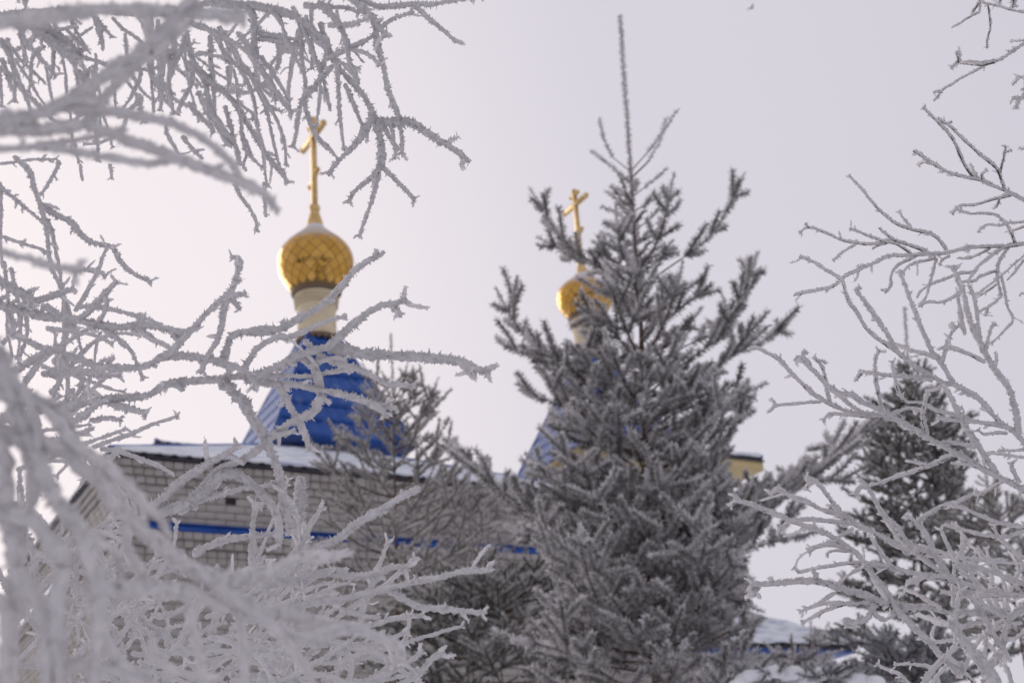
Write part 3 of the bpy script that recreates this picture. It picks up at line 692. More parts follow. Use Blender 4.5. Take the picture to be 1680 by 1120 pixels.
spruce('slim tan-frosted spruce before the left blue tent roof and brick wall',
       [(641, 546), (644, 620), (646, 700), (648, 800), (650, 930), (654, 1120)], 12.4,
       [(655, .30, 4, 1.2), (690, .34, 4, 1.0), (730, .55, 4, .95), (775, .55, 4, .8), (815, .72, 5, .75), (860, .70, 5, .6), (905, .80, 6, .55), (955, .85, 6, .5), (1010, 1.0, 6, .4), (1065, 1.1, 6, .35), (1120, 1.1, 5, .3)],
       [(690, [(625, 660), (598, 625)], 0, .6), (665, [(672, 650), (678, 600)], 0, .4, .25), (720, [(680, 700), (711, 648)], -.1, .6, .28), (740, [(690, 720), (720, 715)], 0, .6), (700, [(610, 700), (578, 668)], -.1, .6, .28),
        (770, [(600, 760), (562, 728), (545, 735)], -.2, .7, .2), (800, [(700, 770), (745, 718)], -.1, .7, .25), (850, [(600, 820), (565, 800), (540, 745)], -.2, .7, .2), (830, [(710, 800), (750, 775), (772, 745)], 0, .7, .2)],
       needle='needle_tan', dens=420, nw=.0075, brush=.036, spacing=.18, lat_max=.36, seed=5, trunk_r=.05)
spruce('small whitish frosted spruce close to the brick wall beneath the snowy eave',
       [(769, 765), (771, 840), (773, 920), (776, 1100)], 14.0,
       [(810, .22, 5, .9), (845, .34, 6, .8), (885, .42, 6, .7), (930, .50, 7, .6), (980, .60, 7, .5), (1040, .7, 7, .4)],
       needle='needle_pale', dens=330, nw=.008, brush=.042, spacing=.15, lat_max=.28, seed=8, trunk_r=.035, twiglets=True)
spruce('dark low spruce filling the gap below the blue band, left of the tall spruce',
       [(815, 900), (818, 960), (822, 1020), (826, 1150)], 9.6,
       [(950, .26, 5, .8), (985, .42, 6, .7), (1010, .58, 8, .5), (1035, .75, 8, .35), (1080, .85, 9, .25), (1130, 1.0, 9, .15), (1190, 1.0, 8, .1)],
       [(1010, [(780, 990), (690, 975), (630, 990)], -.3), (1060, [(760, 1040), (660, 1030), (590, 1010)], -.3), (1100, [(760, 1080), (660, 1080), (600, 1100)], -.4)],
       needle='needle_dark', dens=420, nw=.0070, brush=.036, spacing=.13, lat_max=.28, seed=14, trunk_r=.05)
spruce('dark green pointed spruce seen through frosted twigs on the right',
       [(1484, 503), (1489, 580), (1496, 680), (1504, 800), (1512, 930), (1520, 1120)], 13.2,
       [(612, .16, 4, .8), (636, .22, 4, .7), (660, .30, 5, .6), (682, .38, 5, .55), (706, .46, 6, .55), (735, .56, 8, .5), (770, .64, 8, .45), (800, .64, 8, .45), (830, .68, 8, .4), (870, .72, 9, .4), (910, .74, 9, .35), (950, .74, 9, .3), (995, .80, 9, .25), (1050, .85, 8, .2), (1110, .85, 8, .15)],
       [(740, [(1470, 730), (1440, 712), (1425, 700)], -.1), (830, [(1460, 800), (1432, 745), (1420, 725)], -.1, .7), (860, [(1450, 850), (1420, 830)], .1), (960, [(1440, 950), (1400, 960), (1375, 940)], 0)],
       needle='needle_dark', dens=360, nw=.0095, brush=.042, spacing=.135, lat_max=.28, seed=21, trunk_r=.05)
spruce('spruce with an orange-brown bare trunk at the right edge of the picture',
       [(1612, 745), (1622, 800), (1640, 870), (1664, 940), (1680, 1080)], 11.0,
       [(800, .12, 5, .8), (862, .34, 6, .7), (885, .44, 7, .5), (925, .3, 5, .5), (985, .5, 7, .4), (1050, .6, 7, .3)],
       needle='needle_tan', dens=480, nw=.006, brush=.036, spacing=.11, lat_max=.24, seed=25, trunk_r=.075)
spruce('small frosted spruce sapling poking up before the outbuilding wall, lower right',
       [(1338, 1030), (1328, 1060), (1318, 1085), (1306, 1140)], 8.6,
       [(1075, .15, 4, .9), (1095, .22, 5, .7), (1118, .28, 5, .5)],
       [(1085, [(1300, 1070), (1262, 1072)], -.1), (1085, [(1350, 1072), (1383, 1066)], -.1)],
       needle='needle', dens=700, nw=.005, brush=.027, spacing=.08, lat_max=.18, seed=31, trunk_r=.02, twiglets=False)
spruce('low spruce with thick snowy finger-like shoots behind the twigs at lower right',
       [(1512, 1020), (1505, 1060), (1498, 1100), (1490, 1180)], 7.4,
       [(1065, .14, 4, .9), (1092, .24, 5, .8), (1120, .32, 6, .6), (1155, .4, 6, .4)],
       [(1075, [(1540, 1045), (1556, 1022)], -.1, .7), (1095, [(1440, 1080), (1400, 1068)], -.1), (1100, [(1550, 1075), (1590, 1060)], -.1), (1110, [(1420, 1100), (1385, 1108)], -.2)],
       needle='needle_snow', dens=900, nw=.005, brush=.030, spacing=.085, lat_max=.2, seed=37, trunk_r=.025, twiglets=False)

# snow cushions lying on the low boughs at the bottom right
def cushion(root, base, c, sx, sy, sz, rng):
    n, m_ = 18, 9; V = []
    ph = rng.uniform(0, 6, 4)
    for i in range(m_ + 1):
        e = -0.5 + (math.pi / 2 + .5) * i / m_
        for j in range(n):
            a = 2 * math.pi * j / n; k = 1 + .10 * math.sin(3 * a + ph[0]) + .07 * math.sin(5 * a + ph[1] + e * 2)
            V.append((c[0] + sx * k * math.cos(a) * math.cos(e) ** .6, c[1] + sy * k * math.sin(a) * math.cos(e) ** .6, c[2] + sz * math.sin(e) * (1 + .1 * math.sin(2 * a + ph[2]))))
    F = [(i * n + j, i * n + (j + 1) % n, (i + 1) * n + (j + 1) % n, (i + 1) * n + j) for i in range(m_) for j in range(n)]
    return link('snow_cushion', mesh_data('snow_cushion', np.array(V) - base, np.array(F), [M['snow']], smooth=True), root)
rng = np.random.default_rng(4)
tb = at_Y(1290, 1200, 6.9) * (1, 1, 0)
low = thing('spruce_tree', 'stunted spruce bowed under round snow cushions along the bottom edge, right of the tall spruce', 'spruce', tuple(tb), 0, 'frosted spruces round the church')
top = at_Y(1300, 1130, 6.9); mb = MB(); mb.tube(np.array([tb * (1, 1, 0), tb * .5 + top * .5, top]) - tb, [.04, .03, .02], 8); mb.make('trunk', M['trunk'], low)
for k, (x0, y0, x1, y1) in enumerate(((1300, 1130, 1210, 1112), (1300, 1130, 1262, 1104), (1300, 1130, 1345, 1108), (1300, 1130, 1420, 1110), (1300, 1135, 1240, 1122), (1300, 1135, 1385, 1118))):
    S = Shoots(); grow_bough(S, [at_Y(x0, y0, 6.9), at_Y((x0 + x1) / 2, (y0 + y1) / 2 - 4, 6.9 - .05), at_Y(x1, y1, 6.8 - .1 * (k % 3))], rng, .08, .026, .18, leader=.05)
    me = S.mesh('bough', [M['needle_snow'], M['trunk']], 420, .0045, rng); me.transform(Matrix.Translation(-Vector(tb))); link('bough', me, low)
for x, y, sx, sz in ((1238, 1108, .085, .04), (1268, 1103, .06, .045), (1302, 1104, .055, .045), (1347, 1106, .065, .045), (1398, 1112, .07, .04), (1215, 1118, .06, .03), (1430, 1116, .06, .035), (1325, 1117, .06, .03)):
    cushion(low, tb, at_Y(x, y + 5, 6.78), sx, .07, sz, rng)

# ------------------------------------------------------------------ hoarfrosted branches in the foreground
def rime(MBb, MBf, P, width, rng, bark=.42, lift=.12, tip=.62, spacing=.0032, spike=.42, rough=.20, side=(0, 0, 1)):
    """one twig: a bark tube and, round it, a lumpy coat of frost bristling with crystals"""
    C, L = curve(P, max(.0035, width * .33)); n = len(C)
    if n < 4: return
    s = np.linspace(0, 1, n)
    wob = np.stack([wave_noise(s * L / width, rng, .35), wave_noise(s * L / width, rng, .35), wave_noise(s * L / width, rng, .35)], -1)
    env = np.minimum(1, np.minimum(s, 1.001 - s) * 8)[:, None]
    C = C + wob * width * .16 * env
    T, A, B = frames(C)
    r = .5 * width * (1 - (1 - tip) * s ** 1.6) * (1 + .17 * wave_noise(s * L / width, rng, 1.1))
    endcap = np.clip((1 - s) * L / (r + 1e-6), .12, 1) ** .5; r = r * endcap
    up = np.asarray(side, float); upp = up[None] - T * (T @ up)[:, None]
    Cf = C + upp * (lift * r)[:, None]
    seg = 8; a = np.arange(seg) * 2 * math.pi / seg
    rr = r[:, None] * .80 * (1 + rough * rng.normal(size=(n, seg)) + .10 * np.sin(a[None] * 2 + s[:, None] * L / width * 1.3))
    V = Cf[:, None] + rr[..., None] * (A[:, None] * np.cos(a)[None, :, None] + B[:, None] * np.sin(a)[None, :, None])
    MBf.add(V.reshape(-1, 3), tube_quads(n, seg)); MBf.add(Cf[[-1]] + T[[-1]] * r[-1]); k = MBf.n - 1
    MBf.t.append(np.array([[k - seg + j, k - seg + (j + 1) % seg, k] for j in range(seg)]))
    MBf.add(Cf[[0]] - T[[0]] * r[0] * .7); k0 = k - seg * n
    MBf.t.append(np.array([[k0 + (j + 1) % seg, k0 + j, k + 1] for j in range(seg)]))
    if MBb is not None: MBb.tube(C, np.maximum(.0006, .5 * width * bark * (1 - .6 * s)), 6)
    # crystals
    m = int(L * width * 3.14 / spacing ** 2 * .82)
    i = rng.integers(0, n - 1, m); f = rng.random(m)[:, None]; th = rng.random(m) * 6.283
    c0 = Cf[i] * (1 - f) + Cf[i + 1] * f; ri = r[i]
    rad = A[i] * np.cos(th)[:, None] + B[i] * np.sin(th)[:, None]
    clump = .65 + .55 * np.sin(th * 2 + i * .9 + 3 * np.sin(i * .37)) * np.sin(i * 1.7 + th * 3)
    keep = (rad @ up) > rng.uniform(-1.2, -.2, m) if lift > .3 else np.ones(m, bool)
    ln = ri * spike * rng.uniform(.3, 1.15, m) * (1 + 1.3 * (rng.random(m) < .22)) * np.clip(clump, .3, 1.6) + .0009
    ln = np.where(keep, ln, ln * .25)
    dr = rad + T[i] * rng.normal(0, .40, (m, 1)) + rng.normal(0, .28, (m, 3)) + up * .12; dr /= np.linalg.norm(dr, axis=1, keepdims=True)
    b = c0 + rad * (ri * .70)[:, None]; e = b + dr * (ln + ri * .12)[:, None]
    x = np.cross(dr, rng.normal(size=(m, 3))); x /= np.linalg.norm(x, axis=1, keepdims=True); y = np.cross(dr, x)
    w = (np.clip(ri * .31, .0008, .0028) * rng.uniform(.7, 1.4, m))[:, None]
    V = np.stack([b + x * w, b - x * w * .5 + y * w * .8, b - x * w * .5 - y * w * .8, e], 1).reshape(-1, 3)
    q = np.arange(m)[:, None] * 4
    if m: MBf.add(V, [], np.concatenate([q + [0, 1, 3], q + [1, 2, 3], q + [2, 0, 3]]))

def unit(v): return v / (np.linalg.norm(v) + 1e-9)
class FrostTree:
    def __init__(s, name, label, cat, trunk, r0, group, seed, depth, wk=1.0, **kw):
        s.wk = wk
        s.rng = np.random.default_rng(seed); s.depth = depth; s.kw = kw
        T = np.array(trunk, float); s.base = T[0] * (1, 1, 0)
        s.root = thing(name, label, cat, tuple(s.base), 0, group); s.trunk = T
        C, L = curve(T, .04); s.TC = C
        bm, fm = MB(), MB(); bm.tube(C - s.base, np.linspace(r0, r0 * .35, len(C)), 10)
        t = bm.make('trunk', M['bark'], s.root, smooth=True)
        fr = MB(); rime(None, fr, C - s.base, r0 * 1.2, s.rng, lift=.75, spacing=.012, tip=.4); fr.make('frost', M['frost'], t)
    def d(s, x, y): return s.depth(x, y)
    def anchor(s, p):                                # nearest fitting place on the trunk
        k = np.argmin(np.abs(s.TC[:, 2] - (p[2] - .25 * np.hypot(*(s.TC[0, :2] - p[:2]))))); return s.TC[k]
    def lines(s, text, spurs=1.0, **over):
        for ln in text.strip().splitlines():
            ln = ln.split('#')[0].strip()
            if ln: s.line(ln, spurs, **over)
    def line(s, ln, spurs=1.0, off=0.0, **over):
        tok = ln.split(); w = float(tok[0]) * s.wk; root_it = 'T' in tok
        pts = [tuple(map(float, t.split(','))) for t in tok[1:] if ',' in t]
        rng = s.rng; dr = rng.uniform(-1, 1) * .04; n = len(pts); kw = dict(s.kw); kw.update(over)
        D = [s.d(x, y) * (1 + dr * (i / (n - 1)) ** 1.5) + off for i, (x, y) in enumerate(pts)]
        P = np.array([at(x, y, d) for (x, y), d in zip(pts, D)]); width = w * np.mean(D) / FPX
        bm, fm = MB(), MB()
        if root_it:                                  # comes from the trunk outside the picture
            k = np.argmin(np.abs(s.TC[:, 2] - P[0][2])); gap = np.linalg.norm(s.TC[k] - P[0])
            m_ = P[0] + unit(P[0] - P[1]) * min(.10, .3 * gap); k = np.argmin(np.abs(s.TC[:, 2] - (m_[2] - .22 * gap)))
            a = s.TC[k]; P = np.concatenate([[a, a * .45 + m_ * .55 + (0, 0, -.03 * gap), m_], P])
        P = P - s.base
        rime(bm, fm, P, width, rng, **kw)
        C, L = curve(P, .004); T, A, B = frames(C)
        # short spurs, buds and a forked end
        k = int(spurs * L / (width * 3.4 + .008))
        lo = .35 if root_it else .12
        spots = [(rng.uniform(lo, .97), None) for _ in range(k)] + ([(.985, 1), (.97, -1)] if 0 < spurs and w < 24 and rng.random() < .7 else [])
        for f, sg in spots:
            i = min(len(C) - 2, int(f * len(C))); sg = sg or rng.choice((-1, 1))
            vw = unit(C[i] + s.base - EYE); sd = unit(np.cross(T[i], vw)) * sg
            d = unit(T[i] * rng.uniform(.3, .9) + sd * rng.uniform(.4, 1.0) + vw * rng.normal(0, .45) + np.array([0, 0, .1]))
            ln_ = width * rng.uniform(.7, 1.5) * (1 + (rng.random() < .07) * rng.uniform(.6, 2.2)); ww = width * rng.uniform(.42, .68)
            d2 = unit(d + T[i] * .3 + rng.normal(0, .25, 3))
            rime(None, fm, [C[i], C[i] + d * ln_ * .5, C[i] + d * ln_ * .5 + d2 * ln_ * .6], ww, rng, **kw)
        br = bm.make('branch', M['bark'], s.root, smooth=True)
        fm.make('frost', M['frost'], br)
    def thicket(s, count, region, heading, length, width, seed, spread=.5, off=(0, 0), spurs=.8, curl=.35, **over):
        rng = np.random.default_rng(seed); x0, y0, x1, y1 = region
        for _ in range(count):
            x, y = rng.uniform(x0, x1), rng.uniform(y0, y1); a = heading + rng.normal(0, spread); L = length * rng.uniform(.5, 1.4); c = rng.normal(0, curl)
            n = 5; pts = [(x, y)]
            for i in range(n): x += L / n * math.cos(a); y -= L / n * math.sin(a); a += c / n * 2 + rng.normal(0, .12); pts.append((x, y))
            w = width * rng.uniform(.7, 1.25)
            s.line('%.1f ' % w + ' '.join('%.1f,%.1f' % p for p in pts), spurs, off=rng.uniform(*off), **over)
def trunk_at(px, d, top, lean=0.0):                  # upright stem that passes pixel column px at distance d, from the ground up
    p = at(px, 900, d); z = np.linspace(-.05, top, 7)
    return np.stack([p[0] + lean * (z - p[2]) + .012 * np.sin(z * 2.2), p[1] + .10 * (z - p[2]) + .02 * np.sin(z * 3 + 1), z], -1)
def ripple(x, y, a=.05): return a * (math.sin(x / 130 + y / 210) + math.sin(y / 95 - x / 170 + 1.3)) * .5

GRP = 'hoarfrosted trees and bushes close to the camera'
# --- birch hanging in from the upper left
hang = FrostTree('frosted_birch', 'white frosted birch with drooping spiky twigs hanging before the left cross', 'birch', trunk_at(-380, 2.1, 3.6), .045, GRP, 41,
                 lambda x, y: 2.05 - .00055 * x + ripple(x, y, .10), wk=1.15, bark=.40, lift=.22, spike=.6)
hang.lines('''
13 345,6 396,8 442,15 475,26 500,43 524,62 533,67 543,93 557,116 580,139 598,160 610,183 622,202
14 622,202 643,204 673,205 694,216 721,232 745,246 770,267
11 622,202 622,221 624,245 626,267 610,292 581,314 571,334
8 626,267 614,314 603,349 594,371 589,391
9 626,268 631,276 656,303 681,331
11 610,183 606,203 592,231 567,256 549,274 539,289
9 543,111 520,138 500,160 490,190 484,225 480,243
9 500,166 501,174 510,206 521,228 542,249 556,264
13 572,-40 580,0 587,8 603,23 622,44 633,62
10 612,25 619,74 624,100 631,121 638,149 647,176 656,204 661,232 659,255
9 533,100 543,93 568,80 596,70 619,53 643,35 663,26 680,20
11 500,-30 560,-8 596,2 619,10 647,9 680,7 712,8 745,2 790,-6
9 680,9 703,30 726,49 747,67 761,72
11 524,5 543,26 559,51 568,74 571,98 580,118 589,139
8 552,105 554,139 557,172 560,209 565,246
8 566,139 578,167 591,197 596,209
7 573,81 601,88 615,100 622,109
8 485,20 492,46 496,93 501,139 499,163
8 495,40 503,63 515,93 526,116 536,149 542,183
6 526,144 523,176 519,209
9 622,204 629,209 643,232 654,248
7 642,200 646,228 648,262
9 500,10 540,12 573,14 589,23
9 540,42 559,42 577,41 603,33
11 396,8 402,12 416,31 420,79 428,110 442,134 461,163 479,189
8 428,94 446,118 461,143 475,167
8 442,15 448,18 461,39 473,73 485,94 497,118
9 300,35 336,47 363,61 385,73 408,88 422,110
7 367,63 385,83 396,110
9 349,51 357,65 371,92 389,108 402,118 422,126
7 393,114 408,138 416,167 422,206 429,236 433,266 438,309
7 404,110 418,138 432,167 442,206 446,223 454,257 463,283
7 422,143 440,173 453,196 461,216 467,236 470,274
6 426,138 444,149 453,167
6 442,175 465,185
11 310,105 324,116 345,136 369,155 389,177 404,200 426,234 441,259 461,283 472,302
9 345,59 345,94 349,126 351,167 352,200
6 373,110 375,138 373,151
6 383,114 389,141 391,171
10 315,100 322,110 336,141 341,167 349,187 360,199 373,221 388,244 394,272
9 306,51 310,79 316,110 314,138 302,163 290,189
9 268,60 273,83 279,110 277,138 279,157 286,187
8 285,60 286,79 286,110 279,128
8 304,59 296,88 286,110
9 310,171 328,191 345,210 349,219
5 250,80 255,94 265,110 257,128 254,145
7 269,136 265,161 261,183
4 298,92 307,116
5 320,128 332,145
7 322,90 341,89 361,94 377,104
8 425,55 430,57 455,61 485,67 500,72
8 425,63 430,65 469,71 500,75
6 475,86 463,86 453,96 442,109
6 394,171 408,181 414,187 414,200
5 375,149 402,139
8 347,175 356,206 369,229 377,240
8 369,175 379,212 386,244 392,270
6 394,190 399,234 407,253 422,268 431,276
5 407,250 399,270 404,281
6 399,223 411,249 418,266
7 274,200 274,219 285,242 294,259
8 300,225 315,244 332,262
7 385,300 394,321 409,343 420,362 423,382
6 433,300 435,343 437,356
7 0,65 20,79 33,98 49,114 75,139
8 2,98 12,126 20,149
8 0,70 12,88 22,110 26,138 24,169
6 31,55 41,84 45,106
5 59,55 47,83
7 73,77 57,92 51,118 47,153
7 86,60 88,86 86,110 83,130
6 110,50 126,67 149,90
9 157,30 167,67 169,84
6 118,35 118,41 136,71 142,84
6 122,65 138,55 153,45
7 150,25 163,37 185,63
6 0,110 2,140 2,177
14 40,30 55,47 79,67 102,84 126,97
14 60,30 75,45 110,71 131,91
5 47,-10 44,0 42,14
5 35,-10 38,2 42,14
12 T 0,28 60,22 150,18 250,22 345,6
12 T 0,-8 100,-20 240,-25 420,-22 500,-12
''', spurs=.8)
hang.thicket(34, (0, 0, 300, 120), -1.25, 120, 7, 5, spread=.45, off=(0, .5))
hang.thicket(14, (300, 0, 560, 60), -1.2, 120, 7, 6, spread=.4, off=(0, .4))
hang.thicket(10, (150, 90, 330, 190), -1.2, 80, 7, 8, spread=.5, off=(0, .3))

# --- limbs almost touching the lens, upper left
near = FrostTree('frosted_maple', 'thickly frosted out-of-focus limbs crossing the upper left corner nearest the camera', 'maple', trunk_at(-900, .66, 2.5), .03, GRP, 43,
                 lambda x, y: .60 + .0001 * x + ripple(x, y, .03), wk=.88, bark=.36, lift=.24, spike=.42, spacing=.0034)
near.lines('''
44 T -60,50 0,42 100,32 200,22 330,26 402,32
44 T -60,222 0,204 60,192 120,164 190,118 250,70 300,22 345,-45
28 140,205 170,165 215,120 270,76 315,36
36 T -60,210 60,215 140,212 200,232 270,255 340,280 400,303 440,325 456,352
24 100,180 180,186 260,200 320,220 370,256 396,292
22 T -60,258 0,248 80,238 140,228 210,213
22 60,243 140,252 200,264 240,272 292,262
26 T -60,404 0,415 60,430 100,440 137,445
15 210,15 230,30 250,60 248,90
13 270,20 285,55 280,95
''', spurs=.2)

# --- bush whose spiky branches reach across the gilded dome and the tent roof
mid = FrostTree('frosted_bush', 'frost-covered bush whose spiky white branches reach across the left blue tent roof', 'bush', trunk_at(-430, 1.5, 2.3), .03, GRP, 47,
                lambda x, y: 1.52 - .00035 * min(x, 900) + .0001 * max(0, 700 - y) + ripple(x, y, .06), wk=1.15, bark=.34, lift=.14, spike=.47)
mid.lines('''
16 T 0,502 40,512 80,520 134,526 166,535 198,539 241,535 280,542 294,548 304,556
18 T 0,464 21,475 48,491 54,504
12 35,502 62,494 91,483 123,474
12 134,523 150,507 171,483 193,461
8 163,528 174,507 177,491
9 171,542 193,558 212,574 222,593 236,624
14 T 16,614 48,593 94,574 107,585 134,593 171,602 225,603 257,590 280,577 306,548 334,520 363,494 380,477 389,451 397,431
9 397,431 386,423 377,423
10 385,485 394,484 404,483
9 382,490 388,500 394,508
11 377,486 366,511 357,551 346,574 329,614
14 266,586 297,584 340,588 368,597 400,608 417,626 418,640
14 366,592 372,572 383,551 417,546 448,543 468,534 491,520 526,500 560,471 580,449 603,431 632,414
11 400,612 410,590 423,571 451,554 483,551 520,534 548,523 569,520
15 T 0,690 100,668 180,655 240,649 268,634 311,626 354,623 397,620 420,629 446,631 486,631 514,637 548,643 577,651 614,663 651,671
11 614,665 628,674 634,686
15 405,625 423,617 457,603 488,586 525,574 543,568 574,540 605,514 628,500 651,497 666,489
10 640,498 652,508 657,518
18 540,571 577,577 614,583 663,586 708,589 754,594 783,606 803,612
14 756,594 764,602 768,609
9 405,618 429,617 468,617 511,617 537,611 580,606
16 488,586 497,588 517,606 525,626 527,656
13 454,631 463,643 474,669 480,679 492,699 501,720 508,738
13 527,655 516,675 496,687 477,696 443,720 394,756 359,770 329,802 303,821 262,844
14 250,832 275,811 301,790 329,772 352,756 375,742 390,729
17 363,626 383,643 403,666 414,687 431,713 447,753 457,788 464,821 473,851 474,875
17 262,844 329,814 348,788 366,777 389,781 408,795 429,814 447,832 459,863 459,897
11 296,842 320,825 343,814 375,809 399,802 426,798 450,795
12 415,930 415,881 415,853 419,835 422,826
10 420,830 430,830
11 480,915 496,883 512,856 530,829
12 320,910 331,902 354,893 380,883 413,879 454,876
14 500,912 522,901 557,885 586,860 625,837 660,815 687,801
14 430,962 480,953 528,943 576,946 621,940 657,930 670,938
12 440,1000 512,988 570,982 602,972 634,966 679,956 724,947 763,937 810,934
12 634,967 667,982 692,995 737,1001 769,1004 797,1006
9 602,975 615,953 630,945
10 560,1000 593,1011 625,1012
14 620,1150 663,1120 689,1104 705,1085 728,1069
10 540,1050 573,1059 609,1069 647,1085 686,1101
11 500,560 540,590 580,604 612,618 640,632 683,633
9 505,600 545,588 570,590
10 446,712 460,712 484,706
''', spurs=.75)
mid.lines('''
9 24,257 38,272 50,288 57,312 65,335 72,355 78,380 80,412 84,440
10 67,336 88,350 115,365 132,385 152,400 185,408 200,430 220,448 249,465
8 75,360 85,380 92,408 97,432 100,470
7 97,265 87,290 67,320
7 T 0,268 20,266 57,262 95,262
9 T 0,305 20,322 47,345 72,367
8 T 0,387 25,397 62,407 82,420
8 137,442 160,446 173,455
7 0,300 2,350 1,400 3,440
6 122,235 126,255 130,268
6 132,270 135,297
6 180,270 182,282 183,295
7 84,440 100,470 104,500 106,560 105,600
7 100,470 118,520 130,560 134,593
7 6,430 14,480 12,540 20,590
7 18,440 28,480 34,530 28,590
7 40,500 44,540 36,580 30,600
8 94,574 110,600 96,630 85,660
9 130,600 134,625 122,650 100,680
9 130,632 150,645 170,655
9 120,640 105,662 95,690
''', spurs=.9, off=.35)
mid.lines('''
12 160,655 185,665 215,672 240,680
9 150,690 175,686 200,690
14 90,700 120,690 150,672 168,655
10 60,600 40,640 60,680 70,740
9 195,735 175,760 150,790
9 300,640 285,632 268,636
''', spurs=.9)
mid.thicket(26, (0, 480, 130, 720), .3, 110, 9, 12, spread=1.1, off=(0, .5), spacing=.0042)
mid.thicket(46, (150, 980, 560, 1140), .3, 180, 10, 15, spread=.5, off=(-.1, .7), spacing=.0042)
mid.thicket(26, (80, 990, 420, 1150), .7, 130, 9, 16, spread=.7, off=(.1, .9), spacing=.0042)
mid.thicket(22, (380, 1010, 600, 1140), .25, 140, 10, 17, spread=.5, off=(-.15, .4))
mid.thicket(24, (0, 700, 180, 980), -.2, 130, 10, 18, spread=1.0, off=(.1, .8), spacing=.0045)
mid.thicket(26, (0, 900, 240, 1140), .5, 150, 11, 19, spread=1.1, off=(.1, .7), spacing=.0042)

sap = FrostTree('frosted_sapling', 'upright lumpy frosted sapling tip standing alone against the brick wall above the arching branches', 'sapling',
                np.array([at(497, 1250, 2.5) * (1, 1, 0), at(497, 1250, 2.5), at(494, 900, 2.5)]), .008, GRP, 51, lambda x, y: 2.5, bark=.3, lift=.05, spike=.5, tip=.8)
sap.lines('''21 495,905 494,862 493,816 492,786
7 494,870 487,862 484,850''', spurs=.8)

# --- blurred bush arching over the lower left corner
arch = FrostTree('frosted_bush', 'blurred white bush arching over the lower left corner close to the lens', 'bush', trunk_at(-800, .62, 2.0), .025, GRP, 53,
                 lambda x, y: .60 + .00035 * max(0, x - 150) + ripple(x, y, .03), wk=.86, bark=.3, lift=.12, spike=.4, spacing=.0036)
arch.lines('''
36 320,938 361,957 402,948 449,934 484,918 512,914 551,914 577,905
36 T -40,640 21,655 64,664 90,683 120,726 150,747 171,760 193,779 214,800 236,828 257,846 278,880
40 T -40,700 75,736 107,751 133,773 163,794 182,822 214,854 240,878 279,909 317,932 351,957 372,976 391,995 421,1009 449,1027 472,1057 500,1092 520,1140
38 392,998 426,1011 472,1009 540,1022 600,1032
34 449,1027 480,1049 528,1036 576,1028 615,1040 647,1059 664,1083
34 140,975 162,962 209,962 286,966 328,971 356,990 392,998
50 T -20,560 15,620 30,680 54,726 71,769 86,811 111,844 129,865 144,906 158,953 160,999 155,1069 150,1150
46 T -40,830 0,844 32,854 60,867 81,895 100,918 97,976 97,1023 100,1150
44 -5,700 5,800 20,880 26,953 22,1040 20,1150
40 26,940 46,964 65,999 79,1023 80,1069 75,1150
26 300,970 307,985 317,1023 326,1057 333,1092 338,1150
26 388,990 389,1000 393,1034 398,1081 402,1150
20 245,1050 250,1068 263,1083 286,1099 317,1104 350,1120
30 158,1000 175,1060 205,1095 250,1115
24 40,740 43,758 49,790 51,822 43,850
30 T -40,600 0,610 40,640 60,690 62,740
30 0,980 15,1030 10,1090 0,1150
22 64,664 90,670 110,690 125,730
22 150,890 185,900 200,930 195,965
26 205,860 212,900 240,950 250,975
24 T -40,540 10,600 40,640 100,665
36 60,1080 120,1090 190,1100 260,1125
''', spurs=.15)

